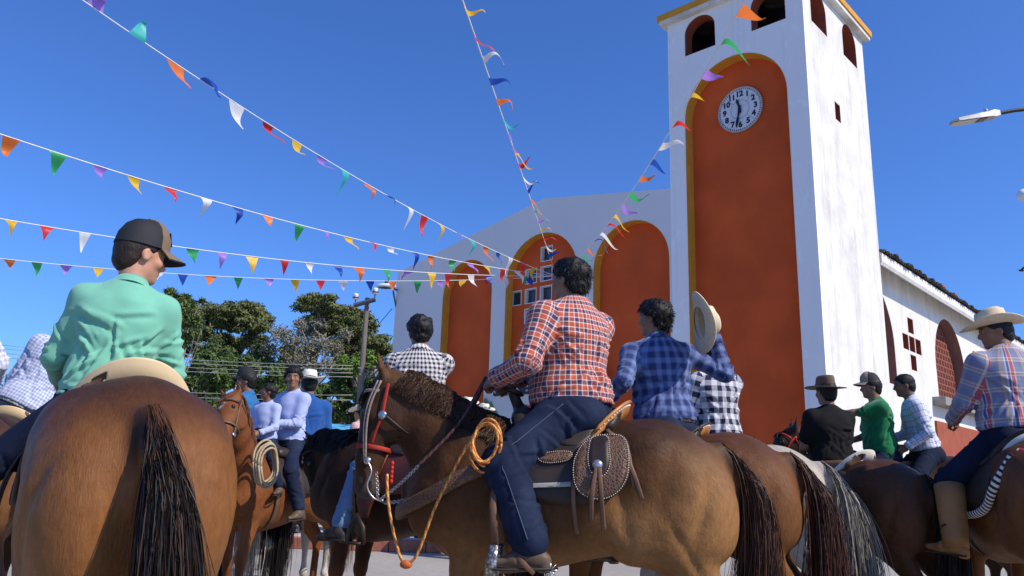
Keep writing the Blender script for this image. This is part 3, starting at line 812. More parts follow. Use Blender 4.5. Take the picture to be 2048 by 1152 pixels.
tree('canopy_tree', 450, 600, 880, 46, layered([(385, 650, 30), (415, 632, 26), (440, 620, 22), (470, 613, 20), (500, 622, 18), (525, 632, 12), (450, 645, 26), (490, 642, 18), (360, 645, 26), (405, 665, 26), (345, 665, 30), (470, 665, 22), (512, 652, 14), (435, 688, 25), (380, 690, 25), (400, 645, 25), (345, 640, 24), (470, 690, 22), (505, 680, 18)], 31, 6),
     40000, .07, ML_OLIVE, 'broad umbrella-crowned olive tree behind the boy in green', .4, 1, 3, .5, .25)
tree('canopy_tree', 690, 600, 880, 44, layered([(620, 610, 14), (645, 604, 16), (668, 616, 18), (690, 630, 20), (640, 630, 18), (715, 640, 18), (700, 660, 22), (735, 662, 16), (668, 652, 20), (752, 682, 16), (725, 690, 22), (768, 700, 10), (690, 690, 20), (655, 665, 20), (710, 715, 20), (745, 710, 20)], 32, 6),
     38000, .066, ML_OLIVE, 'tall feathery tree behind the utility pole', .35, 1, 5, .5, .25)
tree('bare_tree', 640, 650, 880, 42, [(560, 670, 24), (585, 690, 30), (615, 665, 26), (640, 690, 30), (575, 720, 26), (665, 700, 24), (610, 725, 30), (640, 650, 20), (655, 735, 24), (540, 700, 20), (600, 650, 16), (690, 670, 16)],
     5000, .045, ML_GREY, 'nearly leafless grey tree between the two green canopies', .3, 30, 7, .8)
def bush(px, Y, blobs, n, size, mat, label, seed): tree('bushy_tree', px, 0, 900, Y, blobs, n, size, mat, label, .3, 0, seed, .8, .35)
bush(420, 38, layered(fill(330, 545, 705, 800, 22, 18, 30, 2), 41, 3, r0=9, r1=20) + fill(330, 560, 790, 890, 16, 24, 34, 3), 28000, .09, ML_DARK, 'dense dark green tree behind the black-capped rider', 9)
bush(610, 40, layered(fill(540, 690, 765, 870, 18, 18, 28, 4), 42, 3, r0=9, r1=20), 20000, .082, ML_DARK, 'dark bushy tree behind the rider in the blue shirt', 10)
bush(560, 43, layered(fill(340, 780, 700, 765, 26, 16, 26, 21), 45, 3, r0=10, r1=20), 18000, .085, ML_MID, 'mid-green tree line filling the gap below the grey tree', 17)
bush(735, 36, layered([(705, 720, 20), (735, 710, 22), (765, 720, 18), (720, 745, 22), (755, 748, 22), (690, 745, 14)], 43, 4, r0=8, r1=14), 20000, .065, ML_LIGHT, 'bright green leafy tree just left of the church wall', 12)
bush(730, 37, layered(fill(670, 780, 765, 860, 16, 18, 28, 6), 44, 3, r0=9, r1=20), 16000, .082, ML_DARK, 'dark bushy tree at the foot of the utility pole', 13)
tree('large_leaved_tree', 345, 580, 900, 24, [(340, 585, 8), (352, 600, 10), (335, 612, 10), (365, 612, 8), (325, 640, 14), (350, 640, 12), (330, 600, 8), (405, 602, 4), (385, 608, 6), (372, 595, 6), (318, 625, 12), (375, 640, 13), (386, 668, 13), (362, 678, 15), (372, 618, 9), (395, 645, 8)], 4200, .095, ML_MID, 'large-leaved tree top beside the green shirt shoulder', .05, 0, 15, .8)
bush(150, 40, fill(-60, 330, 780, 880, 30, 20, 32, 8), 9000, .12, ML_DARK, 'low dark bushy tree behind the far left riders', 16)
# ================================================================== horses
def mat_coat():
    """short glossy hair: the strokes run down and back along the body"""
    t = NT('horse coat'); a = t.n('Attribute', attribute_name='col'); o = t.obj()
    hair = t.noise(t.scale(o, (1, .28, .16)), 210, 4, .7); n = t.noise(t.scale(o, (1, .5, .35)), 55, 5, .7); n2 = t.noise(o, 5, 6, .65)
    c = t.mix(t.ramp(n, [(.30, .6), (.62, 0.)]), a.outputs[0], t.mix(1.0, a.outputs[0], (.55, .50, .47), 'MULTIPLY'))
    c = t.mix(t.ramp(hair, [(.55, 0.), (.75, .5)]), c, t.mix(1.0, a.outputs[0], (1.6, 1.5, 1.4), 'MULTIPLY'))
    c = t.mix(t.ramp(n2, [(.42, 0.), (.78, .5)]), c, t.mix(1.0, a.outputs[0], (.6, .55, .5), 'MULTIPLY'))
    t.set(Base_Color=c, Roughness=t.ramp(n2, [(.3, .40), (.7, .58)]), Specular_IOR_Level=.14, Sheen_Weight=.0)
    t.bump(t.math('ADD', t.math('MULTIPLY', hair, .8), t.math('ADD', n, t.math('MULTIPLY', n2, .6))), .5, .007); return t.m
M_COAT = mat_coat()
def mat_hair(name, r=.55):
    t = NT(name); a = t.n('Attribute', attribute_name='col')
    t.set(Base_Color=a.outputs[0], Roughness=r, Specular_IOR_Level=.3); return t.m
M_HAIR = mat_hair('horse hair')
M_EYE = NT('dark eye').set(Base_Color=(.01, .008, .006), Roughness=.08, Specular_IOR_Level=.7).m
M_HOOF = M('horn hoof', (.10, .085, .07), .6, .3, 14, .2)
TRUNK = [(-.81, 1.17, 1.02, .05), (-.75, 1.275, .88, .175), (-.64, 1.375, .80, .255), (-.47, 1.445, .79, .29), (-.28, 1.44, .79, .283), (-.10, 1.405, .755, .287),
         (.12, 1.385, .70, .292), (.32, 1.42, .68, .27), (.48, 1.46, .70, .23), (.62, 1.42, .76, .205), (.74, 1.31, .86, .165), (.82, 1.16, .96, .07)]
TRN = 2.35
TRU = 1.95
def trunk_x(y, z, S=1.0):
    P = np.asarray(TRUNK); y = np.asarray(y, float) / S; z = np.asarray(z, float) / S
    tp = np.interp(y, P[:, 0], P[:, 1]); bt = np.interp(y, P[:, 0], P[:, 2]); w = np.interp(y, P[:, 0], P[:, 3])
    q = np.clip(np.abs(z - (tp + bt) / 2) / ((tp - bt) / 2), 0, .985); e = np.where(z > (tp + bt) / 2, TRU, TRN)
    return S * w * (1 - q ** e) ** (1 / e)
def bez(a, b, c, t): return (1 - t) ** 2 * a + 2 * t * (1 - t) * b + t * t * c
def horse(label, loc, yaw, S=1.0, h=.018, coat=None, poll=(0, 1.10, 1.66), muz=(0, 1.50, 1.24), front=(0, .6, .8), fore=None, hind=None,
          tail=None, mane=None, star=None, socks=(), ear=(1, 1), group='horses with riders in the square'):
    """local axes: +Y forward, +X right, Z up; returns the root and the head frame"""
    c = dict(body=(.16, .06, .022), top=(.09, .034, .015), low=(.26, .12, .05), leg=(.035, .016, .01), muzzle=(.10, .085, .075))
    c.update(coat or {})
    root = empty('horse', (loc[0], loc[1], 0), yaw, label, 'horse', group)
    Pp, Pm = np.asarray(poll, float), np.asarray(muz, float)
    lo = np.minimum(np.minimum(Pp, Pm) - .22, [-.36, -.95, -.0]); hi = np.maximum(np.maximum(Pp, Pm) + .22, [.36, .9, 1.55])
    B = Body(lo, hi, h)
    B.trunk(TRUNK, TRN, nu=TRU)
    for s in (-1, 1):
        B.ell((s*.155, -.56, 1.02), (.135, .22, .30), .06); B.ell((s*.12, -.70, 1.0), (.105, .125, .23), .05)
        B.ell((s*.19, -.40, 1.22), (.09, .16, .14), .08); B.ell((s*.165, .50, 1.08), (.085, .17, .28), .06)
        B.ell((s*.13, .66, .98), (.09, .13, .16), .05); B.ell((s*.19, -.34, .88), (.09, .14, .13), .07)
    # hind and front legs: joints can be moved per leg
    hd = [(.165, -.50, .86), (.145, -.77, .545), (.14, -.735, .15), (.145, -.68, .05)]
    fd = [(.15, .46, .86), (.135, .50, .475), (.13, .50, .155), (.135, .545, .05)]
    feet = []
    for kind, base, over in (('h', hd, hind or {}), ('f', fd, fore or {})):
        for s in (-1, 1):
            J = [np.array([s * q[0], q[1], q[2]]) for q in base]
            for i, d in enumerate(over.get(s, [])): J[i + 1] = J[i + 1] + np.asarray(d, float)
            if kind == 'h':
                B.seg((s*.16, -.46, .98), J[0], (.125, .19), (.10, .145), k=.05); B.seg(J[0], J[1], (.088, .125), (.043, .062), k=.04)
                B.ell(J[1] + V3(0, -.018, .012), (.043, .055, .062), .025)
            else:
                B.seg((s*.155, .48, 1.0), J[0], (.10, .15), (.075, .105), k=.05); B.seg(J[0], J[1], (.072, .095), (.045, .05), k=.03)
                B.ell(J[1] + V3(0, .008, 0), (.047, .05, .06), .02)
            B.seg(J[1], J[2], (.038, .045), (.032, .038), k=.02); B.ell(J[2] + V3(0, -.006, 0), (.043, .05, .048), .02)
            B.seg(J[2], J[3], .036, .046, k=.02); feet.append(J)
    # neck
    B0 = V3(0, .50, 1.13); C1 = (B0 + Pp) / 2 + V3(0, -.03, .07); nk = []
    for t in np.linspace(0, 1, 6):
        nk.append((bez(B0, C1, Pp, t), .145 - .075 * t, .275 - .165 * t ** .8))
    nd = unit(Pp - B0); ns = unit(np.cross(nd, V3(0, 0, 1)))
    for (p, a1, a2), (q, b1, b2) in zip(nk, nk[1:]): B.seg(p, q, (a1, a2), (b1, b2), ns, .04)
    # head
    a = unit(Pm - Pp); L = np.linalg.norm(Pm - Pp); f = np.asarray(front, float); f = unit(f - a * (a @ f)); s_ = np.cross(a, f)
    if s_ @ ns < 0: s_ = -s_
    Hd = lambda t, ff=0.0, ss=0.0: Pp + a * t * L + f * ff + s_ * ss
    AX = np.array([s_, f, a])
    B.seg(Hd(.0, -.015), Hd(.28, 0), (.082, .095), (.092, .112), s_, .03)
    B.seg(Hd(.28, 0), Hd(.68, .012), (.088, .108), (.057, .072), s_, .02)
    B.seg(Hd(.68, .012), Hd(.92, .0), (.056, .07), (.052, .06), s_, .02)
    B.ell(Hd(.95, -.005), (.056, .058, .05), .02, ax=AX); B.ell(Hd(.93, -.055), (.034, .028, .042), .02, ax=AX)
    for s in (-1, 1):
        B.ell(Hd(.30, -.07, s*.036), (.046, .098, .115), .025, ax=AX)
        B.ell(Hd(.26, .058, s*.066), (.030, .03, .042), .02, ax=AX); B.seg(Hd(.34, .01, s*.084), Hd(.56, .01, s*.06), .013, .008, k=.02)
        B.ell(Hd(.95, .03, s*.048), (.014, .02, .02), .012, True, AX)
        eb = Hd(-.03, .0, s*.055); e = unit(-a * .75 + s_ * s * .22 + f * (.35 if ear[0] > 0 else -.3)); et = eb + e * .175
        eside = unit(np.cross(e, f)); em = eb + e * .075
        B.seg(eb, em, (.03, .026), (.038, .022), eside, .015); B.seg(em, et, (.038, .022), (.006, .006), eside, .01)
        if h < .02: B.seg(em + f * .018, eb + e * .13 + f * .016, .016, .006, k=.008, sub=True)
    B.seg((0, -.74, 1.29), (0, -.86, 1.17), .05, .034, k=.04)
    for s in (-1, 1): B.ell((s*.225, -.33, 1.29), (.035, .055, .045), .05)
    Vv, Q = B.surf(2 if h < .02 else 1)
    N = normals(Vv, Q)
    gr = np.zeros(len(Vv)); ax_ = np.abs(Vv[:, 0])
    for (y0, z0, y1, z1, w, A, xm) in ((-.70, 1.17, -.60, .84, .030, .013, .1), (.27, 1.25, .36, .90, .030, .011, .12), (-.25, 1.18, -.31, .86, .035, .010, .12), (.52, 1.24, .63, .98, .026, .010, .1), (-.52, 1.30, -.44, 1.02, .05, .008, .15), (.40, .98, .46, .78, .022, .008, .06), (-.10, 1.2, -.02, .85, .04, .004, .15), (.04, 1.2, .12, .83, .04, .004, .15), (-.50, .95, -.70, .62, .02, .009, .08)):
        L_ = math.hypot(y1 - y0, z1 - z0); dy, dz = (y1 - y0) / L_, (z1 - z0) / L_; t_ = ((Vv[:, 1] - y0) * dy + (Vv[:, 2] - z0) * dz) / L_; d_ = (-(Vv[:, 1] - y0) * dz + (Vv[:, 2] - z0) * dy)
        gr -= A * np.exp(-(d_ / w) ** 2) * np.exp(-np.clip(np.maximum(-t_, t_ - 1), 0, 9) ** 2 * 18) * np.clip((t_ + .3) * 2, 0, 1) * np.clip((1.3 - t_) * 2, 0, 1) * (ax_ > xm)
    gr -= .022 * np.exp(-(Vv[:, 0] / .028) ** 2) * np.clip((1.12 - Vv[:, 2]) / .1, 0, 1) * np.clip((Vv[:, 2] - .7) / .1, 0, 1) * (Vv[:, 1] < -.55)
    Vv = Vv + N * ((fbm(Vv * 5, 4, 3) - .5) * .022 + gr)[:, None]
    # pigment, with some sunlight painted in on the rump
    y, z = Vv[:, 1], Vv[:, 2]; nz = fbm(Vv * 3.1, 3, 8) - .5
    mixc = lambda A, col, w: A * (1 - w[:, None]) + np.asarray(col)[None] * w[:, None]
    C = np.tile(np.asarray(c['body'], float), (len(Vv), 1)); sm = lambda x: np.clip(x, 0, 1) ** 2 * (3 - 2 * np.clip(x, 0, 1))
    isb = y < .85
    C = mixc(C, c['low'], sm((1.02 + nz * .5 - z) / .3) * isb * .5); C = mixc(C, c['top'], sm((z - 1.2 + nz * .3) / .22) * (y < .6) * .9)
    fl = np.exp(-((y + .30) / .16) ** 2 - ((z - .93) / .16) ** 2) + 1.3 * np.exp(-((y + .70) / .20) ** 2 - ((z - .97) / .26) ** 2); C = mixc(C, c['low'], np.clip(fl * (.8 + nz), 0, 1) * .85)  # paler flank coat; buttock patch lightened as if sunlit
    C = mixc(C, c['leg'], sm((.60 + nz * .25 - z) / .22))
    for J in socks:
        p = feet[J][3]; w = sm((.40 + nz * .2 - z) / .06) * (np.hypot(Vv[:, 0] - p[0], np.minimum(abs(y - p[1]), abs(y - feet[J][1][1]))) < .17); C = mixc(C, (.62, .58, .52), w)
    C = mixc(C, c['muzzle'], sm(1.15 - np.linalg.norm((Vv - Hd(.97, -.01)) , axis=1) / .12))
    if 'face' in c: C = mixc(C, c['face'], sm(1.6 - np.linalg.norm(Vv - Hd(.4, .02), axis=1) / .25))
    if tail:
        dk = np.linalg.norm((Vv - V3(0, -.80, 1.245)) * np.array([1, .8, .62]), axis=1); C = mixc(C, np.asarray(tail['col']) * 1.1, sm(1.45 - dk / .062))
    if star:
        lc = np.stack([(Vv - Hd(.22, .09)) @ s_, (Vv - Hd(.22, .09)) @ a], 1); w = sm(2.0 - np.hypot(lc[:, 0] * 1.7 + nz * .02, lc[:, 1]) / star) * ((Vv - Hd(.22)) @ f > .03); C = mixc(C, (.75, .72, .68), w)
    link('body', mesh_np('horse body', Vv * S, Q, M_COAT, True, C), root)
    for J in feet:
        d = unit(V3(J[3][0], J[3][1] + .02, 0) - V3(J[3][0], J[3][1], .08))
        MB().lathe([(.045, .085), (.052, .07), (.066, .0)], 14, V3(J[3][0], J[3][1] + .012, 0) * S, sx=S, sy=S * 1.12).build('hoof', M_HOOF, root, True)
    for s in (-1, 1): MB().ball(tuple(Hd(.275, .056, s*.079) * S), .021 * S, 12, 8).build('eye', M_EYE, root, True)
    rng = np.random.default_rng(abs(hash(label)) % 9999 if False else len(label) * 7 + int(abs(loc[0]) * 10))
    if mane:
        n = mane.get('n', 900) * 2; sd = mane.get('side', 1); ln = mane.get('len', .22)
        t = .12 + rng.random(n) * .87; up = unit(np.cross(ns, nd)); up = up if up[2] > 0 else -up
        P = []; K = 7
        root_p = np.array([bez(B0, C1, Pp, q) for q in t]); ry = .275 - .165 * t ** .8; rx = .145 - .075 * t
        base = root_p + up * (ry * .985)[:, None]; lng = ln * (.6 + .6 * rng.random(n))
        # run over the crest then down the side of the neck
        for k in range(K):
            u = k / (K - 1); fall = lng * u; ang = np.clip(fall / ry, 0, 1.5)
            off = (np.sin(ang) * (rx + .012 + .012 * rng.random(n)))[:, None] * ns * sd + ((np.cos(ang) - 1) * ry)[:, None] * up + ((.014 + .018 * np.sin(math.pi * u)) * (1 + .4 * rng.normal(size=n)))[:, None] * up * (1 - u * .5)
            P.append(base + off + nd * (-.05 * u + rng.normal(size=n)[:, None] * .008 * u * 2) )
        P = np.stack(P, 1)
        for _ in range(4):
            q = P.reshape(-1, 3); ii = np.clip(((q - B.lo) / B.h).round().astype(int), 0, B.n - 1); d = B.f[ii[:, 0], ii[:, 1], ii[:, 2]].reshape(P.shape[:2])
            u_ = np.linspace(0, 1, K)[None, :, None]; dirn = ns * sd * np.sqrt(u_) + up * (1 - u_) + up * .15
            P = P + dirn * np.clip(.010 + .006 * np.sin(math.pi * np.linspace(0, 1, K))[None] - d, 0, .06)[:, :, None]
        if mane.get('fore', 60):
            m = mane.get('fore', 60); b = Hd(-.03, .06)[None] + s_ * rng.normal(size=(m, 1)) * .03; tip = Hd(.26, .10)[None] + s_ * rng.normal(size=(m, 1)) * .03 + f * rng.random((m, 1)) * .03
            FP = np.stack([b + (tip - b) * u + f * .03 * math.sin(math.pi * u) for u in np.linspace(0, 1, K)], 1); P = np.concatenate([P, FP])
        cc = np.asarray(mane['col'])[None] * (.55 + .9 * rng.random((len(P), 1)))
        link('mane', ribbons('mane', P * S, np.linspace(.0024, .0009, K) * S, M_HAIR, cc, rng), root)
    if tail:
        n = tail.get('n', 2500); K = 8; sw = np.asarray(tail.get('sway', (0, -.05)), float); ln = tail.get('len', 1.0); wd = tail.get('w', .07)
        u0 = rng.random(n); th = rng.random(n) * 2 * math.pi
        u0 = u0 ** .85; st = V3(0, -.752, 1.318) + u0[:, None] * V3(sw[0] * .18, -.125, -.175) + np.stack([np.cos(th) * .046 * (.35 + .65 * u0), -np.abs(np.sin(th)) * .03 * (.4 + .6 * u0), .010 + np.sin(th) * .012], 1)
        g = rng.normal(size=(n, 3)) * np.array([wd, wd * .8, 0]); ll = ln * (.55 + .45 * rng.random(n) ** .5)
        end = V3(sw[0], -.90 + sw[1], 1.22) + g * (.35 + .65 * rng.random((n, 1))); end[:, 2] -= ll
        c1 = st + np.stack([g[:, 0] * .25 + sw[0] * .2, -.12 - .05 * rng.random(n), -.06 * np.ones(n)], 1); c2 = st * .4 + end * .6 + np.stack([g[:, 0] * .5 - sw[0] * .12, -.05 + g[:, 1] * .4, .10 * np.ones(n)], 1)
        wave = rng.random(n) * 6; P = []
        for k in range(K):
            u = k / (K - 1); p = (1-u)**3*st + 3*(1-u)**2*u*c1 + 3*(1-u)*u*u*c2 + u**3*end
            p = p + np.stack([np.sin(u * 7 + wave) * .008 * u, np.cos(u * 6 + wave) * .008 * u, 0 * wave], 1); P.append(p)
        P = np.stack(P, 1)
        cc = np.asarray(tail['col'])[None] * (.6 + .7 * rng.random((n, 1)))
        tw_ = np.clip((.22 - u0) / .2, 0, 1)[:, None] * .8; cc = cc * (1 - tw_) + np.asarray(c['body'])[None] * tw_ * .8
        if 'col2' in tail: m = rng.random(n) < tail.get('f2', .4); cc[m] = np.asarray(tail['col2'])[None] * (.6 + .8 * rng.random((m.sum(), 1)))
        link('tail', ribbons('tail', P * S, np.concatenate([np.full(5, tail.get('sw', .0022)), np.linspace(tail.get('sw', .0022), .0008, 3)]) * S, M_HAIR, cc, rng), root)
    root['_'] = 0; del root['_']
    return root, dict(H=lambda t, ff=0., ss=0.: Hd(t, ff, ss) * S, a=a, f=f, s=s_, neck=lambda t: bez(B0, C1, Pp, t) * S, S=S)
# ================================================================== people
def mat_skin():
    t = NT('skin'); a = t.n('Attribute', attribute_name='col'); n = t.noise(t.obj(), 90, 3)
    c = t.mix(t.ramp(n, [(.3, .25), (.7, 0.)]), a.outputs[0], t.mix(1.0, a.outputs[0], (.8, .72, .7), 'MULTIPLY'))
    t.set(Base_Color=c, Roughness=.5, Specular_IOR_Level=.4, Subsurface_Weight=.08, Subsurface_Scale=.01)
    t.bump(n, .08, .002); return t.m
M_SKIN = mat_skin()
def cloth(name, u_stops, v_stops, pu, pv, rough=.85, mode='MIX', fac=.5, sheen=.15, off=(0, 0), bump=.25):
    """woven plaid: repeating warp stripes along u and weft stripes along v (metres)"""
    t = NT(name); sp = t.n('SeparateXYZ'); t.l(t.uv(), sp.inputs[0])
    fu = t.math('FRACT', t.math('DIVIDE', t.math('ADD', sp.outputs[0], 20 + off[0]), pu)); fv = t.math('FRACT', t.math('DIVIDE', t.math('ADD', sp.outputs[1], 20 + off[1]), pv))
    A = t.ramp(fu, u_stops, 'CONSTANT'); Bc = t.ramp(fv, v_stops, 'CONSTANT')
    c = t.mix(fac, A, Bc, mode); n = t.noise(t.uv(), 260, 2); n2 = t.noise(t.obj(), 7, 4)
    c = t.mix(t.ramp(n, [(.3, .3), (.7, 0.)]), c, t.mix(1., c, (.7, .7, .72), 'MULTIPLY'))
    t.set(Base_Color=c, Roughness=rough, Specular_IOR_Level=.2, Sheen_Weight=sheen); t.bump(t.math('ADD', n, t.math('MULTIPLY', n2, 2.)), bump, .003); return t.m
def plaincloth(name, col, var=.14, rough=.85, sheen=.2, fine=300):
    t = NT(name); n = t.noise(t.obj(), fine, 2); n2 = t.noise(t.obj(), 9, 5)
    c = t.mix(t.ramp(n2, [(.3, 0.), (.7, 1.)]), tuple(x * (1 - var) for x in col), tuple(x * (1 + var) for x in col))
    c = t.mix(t.ramp(n, [(.3, .3), (.7, 0.)]), c, t.mix(1., c, (.72, .72, .74), 'MULTIPLY'))
    t.set(Base_Color=c, Roughness=rough, Specular_IOR_Level=.2, Sheen_Weight=sheen); t.bump(t.math('ADD', n, t.math('MULTIPLY', n2, 1.5)), .22, .003); return t.m
M_HAIRB = M('black hair', (.007, .006, .006), .55, .4, 60, .9, 160, spec=.3, vec=(1, 1, .4))
M_HAIRBR = M('dark brown hair', (.022, .012, .008), .55, .4, 60, .9, 160, spec=.3, vec=(1, 1, .4))
def strokes(U, V, lst, period):
    """cloth creases: each a soft ridge-and-valley along a short line in surface coordinates (metres)"""
    r = np.zeros(len(U))
    for (u0, v0, u1, v1, w, A) in lst:
        dx, dy = u1 - u0, v1 - v0; L = math.hypot(dx, dy); dx, dy = dx / L, dy / L; du = (U - u0 + period / 2) % period - period / 2; dv = V - v0
        t = (du * dx + dv * dy) / L; d = (-du * dy + dv * dx) / w; d = d + 1.2 * (t - .5) ** 2
        r += A * np.exp(-np.clip(np.maximum(-t, t - 1), 0, 9) ** 2 * (L / w) ** 2 * .25) * np.clip(1 - (2 * t - 1) ** 4 * .7, 0, 1) * (-1.65 * d * np.exp(-d * d * .9))
    return r
def ik(a, t, l1, l2, pole):
    a, t = np.asarray(a, float), np.asarray(t, float); d = t - a; D = np.linalg.norm(d); D2 = min(D, (l1 + l2) * .999); n = d / D; t = a + n * D2
    x = (l1 * l1 - l2 * l2 + D2 * D2) / (2 * D2); y = math.sqrt(max(0, l1 * l1 - x * x)); p = np.asarray(pole, float); p = unit(p - n * (p @ n)); return a + n * x + p * y, t
def xf(verts, o, r, f, u): return [o + v[0] * r + v[1] * f + v[2] * u for v in verts]
def cowboy_hat(name, mat, parent, o, r, f, u, band=None, crown=.112, brim=.10, curl=.055, dip=.012, S=1.0, wx=.080, wy=.102, drop=0.0, round_top=False):
    n = 48; prof = []
    prof += [('b', 0, -.004), ('b', .5, -.004), ('b', 1, -.004), ('b', 1.015, 0), ('b', 1, .004), ('b', .5, .004), ('b', .1, .005), ('c', 1.0, .012), ('c', .985, .25), ('c', .96, .55), ('c', .91, .82), ('c', .80, .97), ('c', .6, 1.0), ('c', .35, .97), ('c', .02, .95)]
    vs = []; fs = []
    for kind, q, z in prof:
        for j in range(n):
            an = 2 * math.pi * j / n; cx, sy = math.cos(an), math.sin(an)
            if kind == 'b':
                rx, ry = wx + brim * q * (1 - .22 * abs(cx)), wy + brim * q; x, y = rx * cx, ry * sy
                zz = z + (curl * abs(cx) ** 2.2 * q ** 1.6 - dip * sy ** 2 * q - drop * q)
            else:
                pin = 1 - (.16 * max(0, sy) ** 2 * (z > .5)) * (0 if round_top else 1)
                x, y = wx * q * cx * pin, wy * q * sy; zz = crown * z
                if z > .9 and not round_top: zz -= .028 * math.exp(-(x / .030) ** 2) * (1.15 - .3 * sy); zz -= .012 * abs(sy) ** 3
                zz += crown * .06 * (-sy) * (z > .6)
            vs.append((x * S, y * S, zz * S))
    k = len(prof)
    for i in range(k - 1):
        for j in range(n): fs.append((i*n+j, i*n+(j+1) % n, (i+1)*n+(j+1) % n, (i+1)*n+j))
    fs.append(tuple((k-1)*n+j for j in range(n)))
    hat = link(name, mesh_py(name, xf(vs, o, r, f, u), fs, mat, True), parent)
    if band:
        v = []
        for z in (.012, .03):
            for j in range(n):
                an = 2 * math.pi * j / n; v.append(((wx + .0025) * math.cos(an) * S, (wy + .0025) * math.sin(an) * S, z * S))
        link('hat_band', mesh_py('hat_band', xf(v, o, r, f, u), [(j, (j+1) % n, n + (j+1) % n, n + j) for j in range(n)], band, True), hat)
    return hat
def ball_cap(parent, o, r, f, u, m_front, m_back, m_bill, S=1.0, patch=None, letters=None, bill_under=None):
    n = 32; vs = []; fs = []; mi = []; ph = [0, .25, .5, .72, .88, .97, 1.0]
    for i, t in enumerate(ph):
        for j in range(n):
            an = 2 * math.pi * j / n; c, s = math.cos(an), math.sin(an); rr = math.cos(t * math.pi / 2) ** .8 if t < 1 else 0.01
            vs.append(((.082 * rr * c) * S, (.104 * rr * s - .004) * S, (.118 * math.sin(t * math.pi / 2) * (1 + .10 * max(0, s) * (1 - t)) + .012 * max(0, s)) * S))
    for i in range(len(ph) - 1):
        for j in range(n):
            fs.append((i*n+j, i*n+(j+1) % n, (i+1)*n+(j+1) % n, (i+1)*n+j)); mi.append(0 if math.sin(2 * math.pi * (j + .5) / n) > .35 else 1)
    me = mesh_np('cap', np.array(xf(vs, o, r, f, u)), np.array(fs), [m_front, m_back], True, mi=mi); cap = link('cap', me, parent)
    MB().ball(tuple(o + u * .119 * S + f * -.004 * S), .008 * S, 8, 5).build('cap_button', m_back, cap, True)
    for zz, nm, mt in ((.0, 'bill', m_bill), (-.005, 'bill_underside', bill_under or m_back)):
        bv = []; K = 14
        for i in range(5):
            q = i / 4
            for j in range(K + 1):
                a = math.pi * (.12 + .76 * j / K); x = (.080 + .004 * q) * math.cos(a); y = .100 * math.sin(a) + .078 * q * math.sin(a) ** .7 - .004
                bv.append((x * S, y * S, (.016 + zz - .02 * q - 3.2 * x * x * (.5 + .5 * q)) * S))
        bf = [(i*(K+1)+j, i*(K+1)+j+1, (i+1)*(K+1)+j+1, (i+1)*(K+1)+j) for i in range(4) for j in range(K)]
        link(nm, mesh_py(nm, xf(bv, o, r, f, u), bf, mt, True), cap)
    if patch:
        def pm(a, b, off): # small shield on the front panel
            z_ = .02 + b; y = .104 * (1 - min(.95, ((z_ - .012) / .128) ** 2)) ** .42 * math.sqrt(1 - (a / .085) ** 2) - .004
            return (a * S, (y + off) * S, (.02 + b) * S)
        for nm, k, mt, off in (('patch', 1.0, patch[0], .002), ('patch_centre', .72, patch[1], .0035)):
            pts = [(-.032 * k, .018 + .02 * (1 - k)), (.032 * k, .018 + .02 * (1 - k)), (.032 * k, .072 - .01 * (1 - k)), (-.032 * k, .072 - .01 * (1 - k))]
            v = [pm(x, z, off) for x, z in pts]; link(nm, mesh_py(nm, xf(v, o, r, f, u), [(0, 1, 2, 3)], mt), cap)
    if letters:
        me = text_mesh('cap_letters', letters[0], .042 * S, letters[1], .001, .001)
        for v in me.vertices: v.co = Vector(o + r * -v.co.x * -1 + u * (v.co.y + .055 * S) + f * (.098 - 3.0 * v.co.x ** 2 + .004) * S)
        link('cap_letters', me, cap)
    return cap
def hand(B, W, d, pn, across, curl, S=1.0, thumb=1):
    """palm, four fingers and a thumb. d: pointing direction, pn: side the palm faces, across: towards the thumb"""
    d, pn = unit(d), np.asarray(pn, float); pn = unit(pn - d * (pn @ d)); ac = np.cross(d, pn); ac = ac if ac @ np.asarray(across, float) > 0 else -ac
    kn = W + d * .085
    B.seg(W, W + d * .02, (.030, .022), (.036, .017), ac, .015); B.seg(W + d * .02, kn - d * .01, (.037, .016), (.039, .014), ac, .012)
    for i, (o, l) in enumerate(((.029, .92), (.010, 1.0), (-.010, .95), (-.028, .78))):
        p = kn + ac * o; an = 0; cc = curl * (1 + .06 * i)
        for seg, ln, r0, r1 in ((0, .043, .0098, .009), (1, .027, .009, .0083), (2, .022, .0083, .007)):
            an += cc * (1.15, 1.45, .9)[seg]; q = p + (d * math.cos(an) + pn * math.sin(an)) * ln * l; B.seg(p, q, r0, r1, k=.005); p = q
    tb = W + d * .025 + ac * .03; t1 = tb + (ac * .75 + d * .55 + pn * .35 * curl) * .038; t2 = t1 + unit(d * (1 - .3 * curl) + pn * .7 * curl + ac * (.25 - .6 * curl)) * .032; t3 = t2 + unit(d * (1 - .6 * curl) + pn * curl - ac * .5 * curl) * .026
    B.seg(tb, t1, .014, .0115, k=.01); B.seg(t1, t2, .0112, .010, k=.004); B.seg(t2, t3, .010, .008, k=.004)
